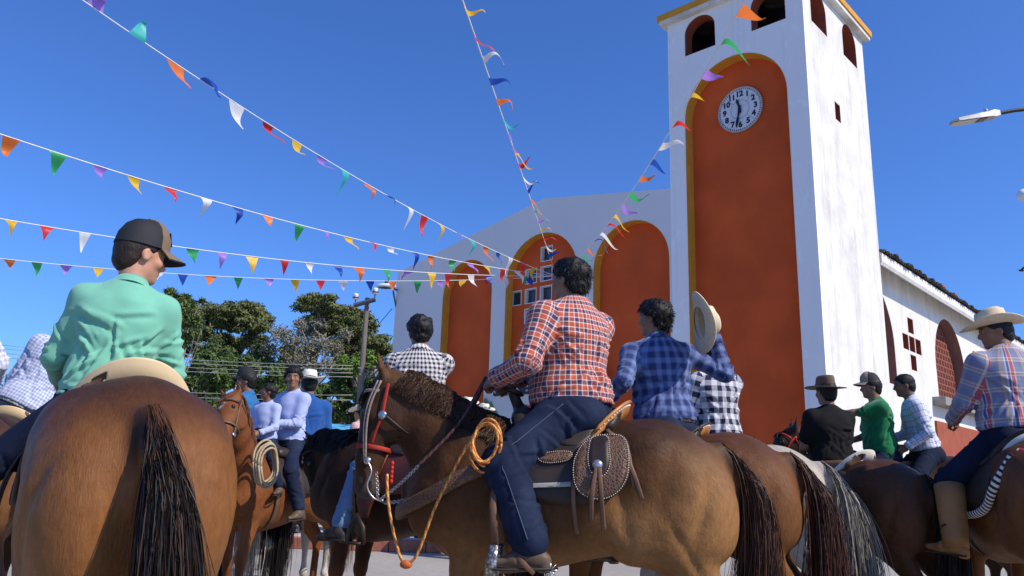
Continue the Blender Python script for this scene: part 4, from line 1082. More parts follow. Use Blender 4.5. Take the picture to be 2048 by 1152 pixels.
def person(label, loc, yaw, S=1.0, bw=1.0, bd=1.0, belly=0.0, lean=4, roll=0, twist=0, look=(0, 0, 0), hands=None, poles=None, ankles=None, knees=None,
           h=.011, shirt=None, sleeve='long', tuck=True, trousers=None, boots=None, hair=M_HAIRB, hairlen=.014, hat=None, skin=(.30, .155, .085), curl=(.9, .9), palm=None,
           belt=None, fold=1.0, aw=1.0, group='riders on horseback', collar=True, feet=None, rolled=False, seatlift=0, neck=1.0, lw=1.0, showlegs=True, hs=1.0):
    """seated figure; local axes: +Y the way the hips face, +X the person's right, Z up; origin at the hips"""
    root = empty('person', loc, yaw, label, 'person', group)
    la, ro, tw = R(lean), R(roll), R(twist)
    Mt = Matrix.Rotation(ro, 3, 'Y') @ Matrix.Rotation(-la, 3, 'X'); u = np.array(Mt @ Vector((0, 0, 1))); r0 = np.array(Mt @ Vector((1, 0, 0)))
    r = np.array(Matrix.Rotation(tw, 3, Vector(u)) @ Vector(r0)); f = np.cross(u, r)
    nb = u * .525 - f * .012; hy, hp, hr_ = [R(q) for q in look]
    hu = unit(u * .35 + V3(0, 0, .65)); hm = Matrix.Rotation(hy, 3, Vector(hu)) ; hf = np.array(hm @ Vector(unit(f - hu * (f @ hu)))); hr = np.cross(hf, hu)
    m2 = Matrix.Rotation(hp, 3, Vector(hr)); hf, hu = np.array(m2 @ Vector(hf)), np.array(m2 @ Vector(hu)); m3 = Matrix.Rotation(hr_, 3, Vector(hf)); hr, hu = np.array(m3 @ Vector(hr)), np.array(m3 @ Vector(hu))
    hc = nb + unit(u * .5 + hu * .5) * (.125 + .025 * neck) + f * .018 + hf * .008
    sh = {s: u * .448 + r * (s * .172 * bw) - f * .006 for s in (-1, 1)}
    hands = hands or {-1: (-.10, .34, .12), 1: (.10, .34, .12)}; poles = poles or {}
    el, wr = {}, {}
    for s in (-1, 1): el[s], wr[s] = ik(sh[s], hands[s], .285, .255, poles.get(s, (s * .55, -.5, -.7)))
    hip = {s: V3(s * .095 * (.6 + .4 * bw), .0, -.04) for s in (-1, 1)}
    ankles = ankles or {-1: (-.36, .22, -.72), 1: (.36, .22, -.72)}; knees = knees or {}
    kn, an = {}, {}
    for s in (-1, 1): kn[s], an[s] = ik(hip[s], ankles[s], .43, .41, knees.get(s, (s * .45, 1, .25)))
    tor = [(-.05, .165, .128, 0), (.05, .160, .122, .004), (.15, .153, .114, .008), (.27, .163, .116, .006), (.37, .170, .114, -.004), (.445, .142, .092, -.014), (.50, .085, .07, -.014)]
    T = [(u * t + f * (q + belly * math.exp(-((t - .1) / .12) ** 2)), rx * bw * (1 + .25 * belly * math.exp(-((t - .1) / .15) ** 2) * 4), ry * bd + belly * .5 * math.exp(-((t - .1) / .13) ** 2)) for t, rx, ry, q in tor]
    def torso(B, g, k=.03):
        for (p, a1, a2), (q, b1, b2) in zip(T, T[1:]): B.seg(p, q, (a1 + g, a2 + g), (b1 + g, b2 + g), r, k)
        for s in (-1, 1):
            B.seg(nb - u * .04 + r * s * .03, sh[s] - u * .008, (.055 + g) , (.060 + g), k=.035); B.ell(u * .36 + r * s * .085 * bw - f * .055 * bd, (.075 + g, .05 + g, .09 + g), .04)
    allp = np.array([p for p, _, _ in T] + [hc + V3(0, 0, .02)] + list(sh.values()) + list(el.values()) + list(wr.values()) + list(kn.values()) + list(an.values()) + list(hip.values()))
    # ---------------- skin: one continuous body
    hd_ = {s: unit(wr[s] - el[s]) for s in (-1, 1)}
    lo, hi = allp.min(0) - .22, allp.max(0) + .22
    B = Body(lo, hi, h); torso(B, -.018)
    for s in (-1, 1):
        B.seg(sh[s], el[s], .046 * aw, .038 * aw, k=.02); B.seg(el[s], wr[s], .041 * aw, .027 * aw, k=.015)
        B.seg(hip[s], hip[s] + (kn[s] - hip[s]) * .3, .07, .06, k=.02)
        pn = (palm or {}).get(s, (-s * .8, .0, -.4)); hand(B, wr[s], hd_[s], pn, (0, .1, 1) if abs(hd_[s][2]) < .8 else (-s, .3, 0), curl[0 if s < 0 else 1])
    AX = np.array([hr, hf, hu]); E = lambda x, y, z: hc + hr * x + hf * y + hu * z
    B.seg(nb - u * .03, E(0, -.02, -.055), .058 * (.7 + .3 * bw), .056 * (.7 + .3 * bw), k=.02)
    B.ell(E(0, -.012, .03), (.074, .094, .084), .02, ax=AX); B.seg(E(0, .022, .01), E(0, .045, -.075), (.060, .06), (.036, .038), hr, .025); B.ell(E(0, .008, -.045), (.056 * (.8 + .2 * bw), .066, .052), .02, ax=AX)
    B.seg(E(-.034, .07, .032), E(.034, .07, .032), .013, k=.02); B.seg(E(0, .083, .018), E(0, .101, -.018), .009, .0135, k=.012); B.ell(E(0, .088, -.026), (.020, .014, .009), .01, ax=AX)
    B.ell(E(0, .078, -.052), (.024, .013, .011), .01, ax=AX); B.ell(E(0, .072, -.088), (.018, .014, .013), .015, ax=AX)
    for s in (-1, 1):
        B.ell(E(s*.031, .094, .012), (.017, .017, .011), .012, True, AX); B.ell(E(s*.031, .071, .011), (.0135, .0135, .0115), .004, ax=AX)
        B.ell(E(s*.045, .055, -.018), (.022, .022, .02), .02, ax=AX)
        B.ell(E(s*.076, -.012, -.002), (.011, .021, .033), .008, ax=AX); B.ell(E(s*.088, -.006, .002), (.009, .012, .020), .006, True, AX)
    Vb, Qb = B.surf(0 if h > .007 else 1)
    rel = (Vb - hc); X, Y, Z = rel @ hr, rel @ hf, rel @ hu
    C = np.tile(np.asarray(skin, float), (len(Vb), 1)); onhead = (np.linalg.norm(rel, axis=1) < .15)
    def paint(w, col):
        w = np.clip(w, 0, 1)[:, None]; return C * (1 - w) + np.asarray(col)[None] * w
    sk = np.asarray(skin)
    C = paint(onhead * np.exp(-((abs(X) - .045) / .02) ** 2 - ((Z + .02) / .02) ** 2) * (Y > .03) * .5, sk * (1.15, .8, .75))
    C = paint(onhead * 1.3 * np.exp(-(X / .021) ** 4 - ((Z + .052) / .0085) ** 4) * (Y > .06), sk * (1.0, .62, .6))
    C = paint(onhead * 1.2 * np.exp(-((abs(X) - .033) / .018) ** 4 - ((Z - .036 + abs(X) * .12) / .006) ** 4) * (Y > .045), (.012, .008, .006))
    ew = onhead * (np.hypot(abs(X) - .031, (Z - .011) * 1.3) < .0115) * (Y > .06); C = paint(ew * .9, (.40, .36, .33)); C = paint(onhead * (np.hypot(abs(X) - .031, Z - .011) < .0065) * (Y > .06), (.012, .007, .004))
    C = paint(onhead * np.exp(-((abs(X) - .031) / .016) ** 4 - ((Z - .021) / .004) ** 2) * (Y > .06) * .8, sk * .35)
    def hscale(V):
        if hs == 1.0: return V
        pv = hc - hu * .10; w = np.clip(((V - pv) @ hu + .01) / .05, 0, 1) * (np.linalg.norm(V - hc, axis=1) < .2); return V + (V - pv) * ((hs - 1) * w)[:, None]
    Vb = hscale(Vb)
    link('body', mesh_np('person body', Vb * S, Qb, M_SKIN, True, C), root)
    # ---------------- hair
    if hair is not None:
        hl = hairlen; Hh = min(h, .008); B = Body(hc - .17, hc + .17, Hh)
        B.ell(E(0, -.014, .034), (.076 + hl, .096 + hl, .086 + hl), .02, ax=AX); B.ell(E(0, -.055, -.03), (.058 + hl * .6, .05 + hl * .5, .055), .03, ax=AX)
        if hairlen > .012: B.ell(E(0, .03, .085), (.055, .055, .03 + hl), .02, ax=AX)
        def hairline(F, x, y, z):
            x, y, z = x - hc[0], y - hc[1], z - hc[2]
            ly = x * hf[0] + y * hf[1] + z * hf[2]; lz = x * hu[0] + y * hu[1] + z * hu[2]; lx = abs(x * hr[0] + y * hr[1] + z * hr[2])
            hz = np.interp(ly, [-.2, -.06, -.032, -.02, .015, .03, .06, .2], [-.085, -.08, -.045, .012, .012, .02, .062, .075]); return np.maximum(F, (hz - lz) * .8)
        B.fn(hairline); Vh, Qh = B.surf(1); Nh = normals(Vh, Qh)
        Vh = Vh + Nh * ((fbm(Vh * np.array([70, 70, 45]), 3, 5) - .45) * hl * .9 + (fbm(Vh * 26, 2, 9) - .5) * hl * 1.3)[:, None]
        Vh = hscale(Vh)
        ho = link('hair', mesh_np('hair', Vh * S, Qh, hair, True), root)
        if h < .0125 and hl > .008:
            rng = np.random.default_rng(3); id_ = rng.choice(len(Vh), min(1600, len(Vh)), False); b = Vh[id_] - Nh[id_] * .003; dirn = Nh[id_] * .7 - hu * .5 - hf * .12 + rng.normal(size=(len(id_), 3)) * .38
            ll = (hl * .7 + .006 * rng.random(len(id_)))[:, None]; P = np.stack([b + dirn * ll * q - hu * .008 * q * q for q in (0, .4, .75, 1.)], 1)
            link('hair_strands', ribbons('hair_strands', P * S, np.array([.0016, .0015, .0011, .0004]) * S, hair, None, rng), ho)
    # ---------------- shirt
    def uvmap(V, Q):
        ctr = V[Q].mean(1)
        frames = {}
        for s in (-1, 1):
            d1_ = unit(el[s] - sh[s]); d2_ = unit(wr[s] - el[s]); e1 = unit(np.cross(d1_, V3(.1, .2, 1))); g1 = unit(e1 - d2_ * (e1 @ d2_))
            frames[s] = ((sh[s], el[s], 0., e1), (el[s], wr[s], .285, g1))
        def armco(P, s, pick=None):
            out = []
            for a, b, o, e1 in frames[s]:
                d = b - a; L = np.linalg.norm(d); d = d / L; q = P - a; tt = q @ d; t = np.clip(tt, 0, L); e = q - t[:, None] * d
                out.append((np.linalg.norm(e, axis=1), np.arctan2(q @ np.cross(d, e1), q @ e1), tt + o))
            m = out[1][0] < out[0][0] if pick is None else pick
            return [np.where(m, out[1][i], out[0][i]) for i in range(3)] + [m]
        def torco(P): return np.arctan2(P @ r, -(P @ f)), P @ u
        arm = np.zeros(len(Q), int)
        for s in (-1, 1):
            lat = (ctr - sh[s]) @ (r * s); arm[(armco(ctr, s)[0] < .085 * aw) & ((lat > -.02) | ((ctr @ u) < .40) & (lat > -.06))] = s
            dd = armco(ctr, s); arm[(dd[2] > .2) & (dd[0] < .1) & (np.abs(ctr @ r) > .0) & (dd[0] < np.abs((ctr @ f)) * 0 + .075)] = s
        uv = np.zeros((len(Q), 4, 2)); tc, tz = torco(ctr)
        for j in range(4):
            P = V[Q[:, j]]; th, z = torco(P); th = tc + (th - tc + math.pi) % (2 * math.pi) - math.pi; uv[:, j, 0] = th * .155 * bw; uv[:, j, 1] = z
            for s in (-1, 1):
                m = arm == s; _, ca, _, pk = armco(ctr, s); _, a_, t_, _ = armco(P, s, pk); a_ = ca + (a_ - ca + math.pi) % (2 * math.pi) - math.pi
                uv[m, j, 0] = (a_ * .052)[m]; uv[m, j, 1] = (t_ + .01)[m]
        return uv, arm
    def ridge(n): return 1 - np.abs(2 * n - 1)
    arm_frames = {}
    for s in (-1, 1):
        d1_ = unit(el[s] - sh[s]); d2_ = unit(wr[s] - el[s]); e1 = unit(np.cross(d1_, V3(.1, .2, 1))); arm_frames[s] = ((sh[s], el[s], 0., e1), (el[s], wr[s], .285, unit(e1 - d2_ * (e1 @ d2_))))
    if shirt is not None:
        B = Body(lo, hi, h); torso(B, .010)
        for s in (-1, 1):
            if sleeve == 'long':
                B.seg(sh[s], el[s], .060 * aw, .054 * aw, k=.05); B.seg(el[s], wr[s] - hd_[s] * .03, .053 * aw, .042 * aw, k=.02); 
            else:
                e_ = sh[s] + (el[s] - sh[s]) * .68; B.seg(sh[s], e_, .062 * aw, .070 * aw, k=.05)
        if tuck:
            B.seg(u * .03, u * .06, (T[1][1] + .018, T[1][2] + .02), (T[1][1] + .016, T[1][2] + .02), r, .04) if belly > -1 else None
            B.cut(u * .012, -u)
        else: B.seg(u * -.11, u * .1, (T[1][1] + .03, T[1][2] + .03), (T[1][1] + .01, T[1][2] + .01), r, .04); B.cut(u * -.10 , -u)
        B.cut(nb + u * .022 + f * .01, unit(u * 1.0 + f * .45))
        Vs, Qs = B.surf(1); Ns = normals(Vs, Qs); th = np.arctan2(Vs @ r, -(Vs @ f)); z = Vs @ u
        rq = random.Random(int(abs(loc[0]) * 100) + 7); tor_w = np.ones(len(Vs)); arm_d = np.zeros(len(Vs)); U_ = th * .16 * bw; W_ = .5 * bw
        for s in (-1, 1):
            near_s = np.clip((np.linalg.norm(Vs - sh[s], axis=1) - .05) / .08, 0, 1)
            for a, b, e1 in [(q[0], q[1], q[3]) for q in arm_frames[s]]:
                d = b - a; L = np.linalg.norm(d); d = d / L; q = Vs - a; tt = q @ d; t = np.clip(tt, 0, L); e = np.linalg.norm(q - t[:, None] * d, axis=1); w = np.clip((.10 * aw - e) / .03, 0, 1) * near_s
                ua = np.arctan2(q @ np.cross(d, e1), q @ e1) * .055; up_ = a is sh[s]; st_ = []
                for _ in range(15):
                    v0 = (L - abs(rq.gauss(0, .075))) if up_ else abs(rq.gauss(0, .09)); an_ = rq.uniform(-.75, .75); ln = rq.uniform(.05, .12); u0 = rq.uniform(-.17, .17)
                    st_.append((u0, v0, u0 + ln * math.cos(an_), v0 + ln * math.sin(an_), rq.uniform(.008, .014), rq.uniform(.004, .010) * rq.choice((-1, 1))))
                arm_d = arm_d + w * strokes(ua, tt, st_, .055 * 2 * math.pi); tor_w = np.minimum(tor_w, 1 - np.clip((.085 * aw - e) / .03, 0, 1) * near_s)
        st_ = []
        for _ in range(30):
            u0 = rq.uniform(-1, 1) * W_; v0 = rq.uniform(.0, .16); an_ = math.pi / 2 + (.75 if u0 > 0 else -.75) * rq.uniform(.2, 1.3); ln = rq.uniform(.08, .24); st_.append((u0, v0, u0 + ln * math.cos(an_), v0 + ln * math.sin(an_), rq.uniform(.010, .018), rq.uniform(.005, .012) * rq.choice((-1, 1))))
        for _ in range(16):
            sg = rq.choice((-1, 1)); u0 = sg * rq.uniform(.13, .24) * bw; v0 = rq.uniform(.24, .40); an_ = rq.uniform(-1.1, .1); ln = rq.uniform(.08, .20); st_.append((u0, v0, u0 - sg * ln * math.cos(an_), v0 + ln * math.sin(an_), rq.uniform(.010, .017), rq.uniform(.005, .011) * rq.choice((-1, 1))))
        for _ in range(14):
            u0 = rq.uniform(-1, 1) * W_; v0 = rq.uniform(.01, .09); ln = rq.uniform(.06, .14); st_.append((u0, v0, u0 + ln, v0 + rq.uniform(-.03, .03), rq.uniform(.009, .014), rq.uniform(.005, .009)))
        disp = tor_w * strokes(U_, z, st_, .32 * math.pi * bw) + arm_d + (fbm(Vs * 9, 2, 5) - .5) * .010
        Vs = Vs + Ns * np.clip(disp * fold, -.015, .03)[:, None]
        uv, _ = uvmap(Vs, Qs); so = link('shirt', mesh_np('shirt', Vs * S, Qs, shirt, True, uv=uv), root)
        if collar:
            cv = []; n = 28; cu = unit(u + f * .30)
            for (rad, zz, w) in ((.066, -.004, 1.0), (.0655, .030, .97), (.070, .034, 1.0), (.079, .014, 1.06), (.086, -.012, 1.12)):
                for j in range(n):
                    a_ = 2 * math.pi * (j + .5) / n; cv.append(nb + u * .006 + cu * (zz - .016 * (math.sin(a_) > .4) * math.sin(a_)) + r * rad * (.7 + .3 * bw) * math.cos(a_) + unit(np.cross(cu, r)) * rad * .95 * math.sin(a_) - f * .002)
            cf = np.array([(i*n+j, i*n+(j+1) % n, (i+1)*n+(j+1) % n, (i+1)*n+j) for i in range(4) for j in range(n)])
            cuv = np.array([[(j * .02, i * .012), (j * .02 + .02, i * .012), (j * .02 + .02, i * .012 + .012), (j * .02, i * .012 + .012)] for i in range(4) for j in range(n)])
            link('collar', mesh_np('collar', np.array(cv) * S, cf, shirt, True, uv=cuv), so)
            if sleeve == 'long':
                for s in (-1, 1):
                    q = MB().lathe([(.034 * aw, -.055), (.0445 * aw, -.056), (.046 * aw, -.03), (.044 * aw, .004), (.036 * aw, .004)], 16, tuple(wr[s] - hd_[s] * .004), axis=hd_[s])
                    cm = q.mesh('cuff', shirt, True); l = cm.uv_layers.new(name='UVMap'); l.data.foreach_set('uv', np.array([(lp.vertex_index % 16 * .017, lp.vertex_index // 16 * .03) for lp in cm.loops]).ravel())
                    cm.vertices.foreach_set('co', (np.array(q.v) * S).astype(np.float32).ravel()); link('cuff', cm, so)
    # ---------------- trousers
    if trousers is not None and showlegs:
        B = Body(lo, hi, h * 1.35)
        B.seg(u * -.04, u * .045, (T[0][1] + .004, T[0][2] + .004), (T[1][1] + .002, T[1][2] + .002), r, .03); B.ell((0, -.01, -.06), (.165 * bw, .125 * bd, .10), .04)
        for s in (-1, 1):
            B.ell((s * .085 * bw, -.065 * bd, -.055), (.095 * bw, .085 * bd, .095), .04)
            B.seg(hip[s], kn[s], .100 * lw, .076 * lw, k=.045); B.seg(kn[s], an[s] - (an[s] - kn[s]) * .10, (.076 * lw), (.064 * lw), k=.03)
            B.cut(an[s] + unit(an[s] - kn[s]) * .045 + V3(s * 0, 0, 0), unit(an[s] - kn[s])) if False else None
        B.cut(u * .032, u); Vj, Qj = B.surf(1); Nj = normals(Vj, Qj)
        disp = np.zeros(len(Vj)); rq = random.Random(int(abs(loc[0]) * 100) + 3)
        for s in (-1, 1):
            for a, b, part in ((hip[s], kn[s], 0), (kn[s], an[s], 1)):
                d = b - a; L = np.linalg.norm(d); d = d / L; q = Vj - a; tt = q @ d; t = np.clip(tt, 0, L); e = np.linalg.norm(q - t[:, None] * d, axis=1); w = np.clip((.145 * lw - e) / .03, 0, 1) * (tt > -.05)
                e1 = unit(np.cross(d, V3(0, 0, 1) + d * .01)); ua = np.arctan2(q @ np.cross(d, e1), q @ e1) * .085; st_ = []
                for _ in range(26):
                    z_ = rq.random(); v0 = (abs(rq.gauss(0, .06)) + .02 if z_ < .5 else L - abs(rq.gauss(0, .07))) if part == 0 else (abs(rq.gauss(0, .06)) if z_ < .35 else L - .05 - abs(rq.gauss(0, .07)))
                    an_ = rq.uniform(-.6, .6); ln = rq.uniform(.06, .15); u0 = rq.uniform(-.26, .26); st_.append((u0, v0, u0 + ln * math.cos(an_), v0 + ln * math.sin(an_), rq.uniform(.009, .015), rq.uniform(.004, .011) * rq.choice((-1, 1))))
                disp = disp + w * strokes(ua, tt, st_, .085 * 2 * math.pi)
        Vj = Vj + Nj * np.clip(disp * fold, -.02, .02)[:, None]
        link('trousers', mesh_np('trousers', Vj * S, Qj, trousers, True), root)
    if belt is not None:
        n = 40; v = []
        for z_, g in ((-.002, .020), (.0, .024), (.034, .024), (.036, .018)):
            for j in range(n):
                a_ = 2 * math.pi * j / n; v.append((u * z_ + r * (T[1][1] + g - .008) * math.cos(a_) + f * ((T[1][2] + g - .008) * math.sin(a_) + .002 + belly * .6)) * S)
        uvb = None
        me = mesh_py('belt', v, [(i*n+j, i*n+(j+1) % n, (i+1)*n+(j+1) % n, (i+1)*n+j) for i in range(3) for j in range(n)], belt, True); link('belt', me, root)
    # ---------------- boots
    if boots is not None and showlegs:
        for s in (-1, 1):
            fdn = unit((feet or {}).get(s, (s * .25, 1, -.05))); fu = unit(V3(0, 0, 1) - fdn * fdn[2]); A = an[s]; sole = A - fu * .075
            B = Body(np.minimum(A, A + fdn * .25) - .16, np.maximum(A, A + fdn * .25) + .16, max(.010, h))
            sd = np.cross(fdn, fu); B.seg(A - unit(A - kn[s]) * .10, A - fu * .02, .05, .047, k=.02); B.seg(sole - fdn * .04 + fu * .035, sole + fdn * .08 + fu * .035, (.036, .036), (.043, .034), sd, .025); B.seg(sole + fdn * .08 + fu * .03, sole + fdn * .185 + fu * .024, (.043, .03), (.024, .018), sd, .02)
            B.seg(A - fu * .01, sole + fdn * .07 + fu * .04, .045, .036, k=.02); B.seg(sole - fdn * .05 - fu * .005, sole - fdn * .05 + fu * .03, .034, .034, k=.01); B.cut(sole - fu * .022, -fu)
            Vf, Qf = B.surf(1); bo = link('boot', mesh_np('boot', Vf * S, Qf, boots, True), root)
            sp = [(sole + fdn * t - fu * .002 + sd * w) for t, w in ((-.08, .02), (-.04, .036), (.06, .042), (.13, .044), (.18, .03), (.208, .0))]; sp2 = [(sole + fdn * t - fu * .002 - sd * w) for t, w in ((.18, .03), (.13, .044), (.06, .042), (-.04, .036), (-.08, .02))]
            MB().tube([p * S for p in spline(sp + sp2, 3)], .0065 * S, 6).build('welt', M('boot welt', (.03, .025, .02), .6) if 'boot welt' not in bpy.data.materials else bpy.data.materials['boot welt'], bo, True)
    hatinfo = (root, hc * S, hr, hf, hu, S)
    if hat: hat(root, (hc - hu * .10 + hu * .152 * hs) * S, hr, hf, hu, S * hs)
    return root, dict(sh=sh, el=el, wr=wr, kn=kn, an=an, hip=hip, hc=hc, u=u, r=r, f=f, S=S, hd=hd_, T=T)
# ================================================================== cast
class Place:
    """where a horse stands: its local point (0, ly) is under photo pixel (px, py) at Y metres"""
    def __init__(s, px, py, Y, ly, yaw, S):
        p = at(px, py, Y); s.yaw = R(yaw); s.S = S; s.fw = V3(-math.sin(s.yaw), math.cos(s.yaw), 0); s.rt = V3(math.cos(s.yaw), math.sin(s.yaw), 0)
        s.o = V3(p[0], p[1], 0) - s.fw * ly * S
    def loc(s): return (s.o[0], s.o[1])
    def w(s, x, y, z): return s.o + s.rt * x + s.fw * y + V3(0, 0, z)          # local metres -> world
    def l(s, P): d = np.asarray(P) - s.o; return V3(d @ s.rt, d @ s.fw, d[2])
    def lu(s, px, py, Y): return s.l(at(px, py, Y)) / s.S
    def plane(s, px, py, x=0.0):
        """local point on the plane local-x = x seen at a pixel (real metres)"""
        a = at(px, py, 1.0); b = at(px, py, 2.0); la, lb = s.l(a), s.l(b); t = (x - la[0]) / (lb[0] - la[0]); return la + (lb - la) * t
    def plane_u(s, px, py, x=0.0): return s.plane(px, py, x) / s.S
def mat_jeans(name, c, fade):
    t = NT(name); o = t.obj(); n = t.noise(o, 7, 5, .6); w = t.noise(t.scale(o, (1, 1, .2)), 240, 2)
    cc = t.mix(t.ramp(n, [(.42, 0.), (.75, .7)]), c, fade); cc = t.mix(t.ramp(w, [(.35, .45), (.65, 0.)]), cc, t.mix(1., cc, (.55, .57, .62), 'MULTIPLY'))
    t.set(Base_Color=cc, Roughness=.85, Specular_IOR_Level=.15, Sheen_Weight=.0); t.bump(t.math('ADD', w, t.math('MULTIPLY', n, 2.)), .3, .003); return t.m
J_DARK = mat_jeans('dark denim', (.008, .013, .034), (.02, .03, .065)); J_MID = mat_jeans('blue denim', (.011, .018, .046), (.032, .048, .092))
J_LIGHT = mat_jeans('light denim', (.14, .24, .40), (.25, .36, .52)); J_BLACK = mat_jeans('black denim', (.012, .012, .016), (.025, .025, .03))
B_BROWN = M('brown boot leather', (.10, .065, .042), .55, .3, 9, .3, 40); B_DARK = M('dark boot leather', (.035, .028, .024), .5, .3, 9, .2, 40); B_TAN = M('tan boot leather', (.36, .17, .055), .6, .22, 7, .3, 40)
L_TAN = M('tan saddle leather', (.42, .17, .04), .4, .25, 7, .25, 40, coat=.15); L_DARK = M('dark saddle leather', (.030, .019, .014), .5, .3, 8, .3, 40); L_BROWN = M('brown leather', (.13, .068, .04), .55, .3, 8, .3, 40)
L_RED = M('oxblood leather', (.10, .022, .014), .5, .3, 8, .3, 40)
PLASTIC = M('cream moulded saddle', (.62, .47, .27), .5, .12, 5, .15, 30); STITCH = M('pale lacing', (.66, .58, .46), .6, .15, 30, .1); STEEL = M('bright steel', (.55, .55, .55), .3, .2, 20, .3, 50, metal=.9)
WHITEP = M('white moulded saddle', (.66, .62, .54), .5, .1, 5, .15, 30)
H_STRAW = M('straw hat weave', (.66, .54, .36), .75, .12, 60, .6, 220, bdist=.003); H_BROWN = M('brown felt', (.12, .072, .04), .85, .2, 9, .2, 90, sheen=.2); H_WHITE = M('white straw', (.74, .69, .58), .7, .08, 60, .5, 220, bdist=.003)
C_BLACK = M('black cap cloth', (.012, .013, .018), .75, .2, 12, .5, 260, bdist=.002); C_TAN = M('khaki cap cloth', (.17, .12, .075), .85, .12, 12, .4, 260, bdist=.002); W_CLOTH = M('white patch', (.75, .75, .72), .8, .05)
C_CAMEL = M('beige cap cloth', (.34, .25, .18), .85, .12, 12, .4, 260, bdist=.002)
def hat_f(mat, **k): return lambda root, o, r, f, u, S: cowboy_hat('hat', mat, root, o, r, f, u, S=S, **k)
GP = lambda name, a, b, p: cloth(name, [(0, a), (.5, b)], [(0, a), (.5, b)], p, p)
# ---------------------------------------------------------------- saddles
def toolmat():
    t = NT('tooled leather'); o = t.obj(); v = t.n('TexVoronoi', feature='DISTANCE_TO_EDGE'); v.inputs['Scale'].default_value = 75; t.l(o, v.inputs['Vector'])
    c = t.mix(t.ramp(v.outputs[0], [(.0, 0.), (.12, 1.)]), (.22, .12, .065), (.085, .040, .020)); t.set(Base_Color=c, Roughness=.5); t.bump(v.outputs[0], .8, .006); return t.m
L_TOOL = toolmat()
def cantle(name, pl, mat, parent, y0, z0, W, Hh, lean, fwd, hole=None, thick=.022, drop=2.2, edge=None):
    """curved cantle plate across the horse's back; s across, t up"""
    ns, nt = 96, 20; S = pl.S
    def pos(s, t, o):
        x = W * s; zt = z0 - drop * W * W * s * s; hh = Hh * (1 - .30 * abs(s) ** 2.5) * math.sqrt(max(0, 1 - (abs(s) ** 5)))
        y = y0 - lean * hh * t + fwd * s * s; bulge = .012 * math.sin(math.pi * t)
        return V3(x * (1 + .10 * t), y - o - bulge, zt + hh * t)
    V = []; keep = []
    for side in (0, 1):
        for i in range(ns + 1):
            for j in range(nt + 1):
                s = -1 + 2 * i / ns; t = j / nt; V.append(pos(s, t, (thick if side else 0) * (.55 + .45 * math.sin(math.pi * t))))
    idx = lambda sd, i, j: sd * (ns + 1) * (nt + 1) + i * (nt + 1) + j; F = []
    cells = set()
    for i in range(ns):
        for j in range(nt):
            s = -1 + 2 * (i + .5) / ns; t = (j + .5) / nt
            if hole and any(((s - a) / b) ** 2 + ((t - c) / d) ** 4 < 1 for a, b, c, d in hole): continue
            cells.add((i, j))
    for (i, j) in cells:
        F.append((idx(0, i, j), idx(0, i, j+1), idx(0, i+1, j+1), idx(0, i+1, j))); F.append((idx(1, i, j), idx(1, i+1, j), idx(1, i+1, j+1), idx(1, i, j+1)))
        for (a, b, di, dj) in (((i, j), (i+1, j), 0, -1), ((i+1, j), (i+1, j+1), 1, 0), ((i+1, j+1), (i, j+1), 0, 1), ((i, j+1), (i, j), -1, 0)):
            if (i + di, j + dj) not in cells: F.append((idx(0, *a), idx(0, *b), idx(1, *b), idx(1, *a)))
    o = link(name, mesh_py(name, V, F, mat, True), parent)
    if edge:
        pts = [pos(-.97 + 1.94 * q / 40, 1.0, thick * .5) for q in range(41)]; MB().tube(pts, .009, 8).build('rim', edge[0], o, True)
        if len(edge) > 1:
            m = MB()
            for q in range(34):
                s = -.93 + 1.86 * q / 33; m.ball(tuple(pos(s, .86, thick * .62)), .0065, 6, 4)
            m.build('studs', edge[1], o, True)
    return o
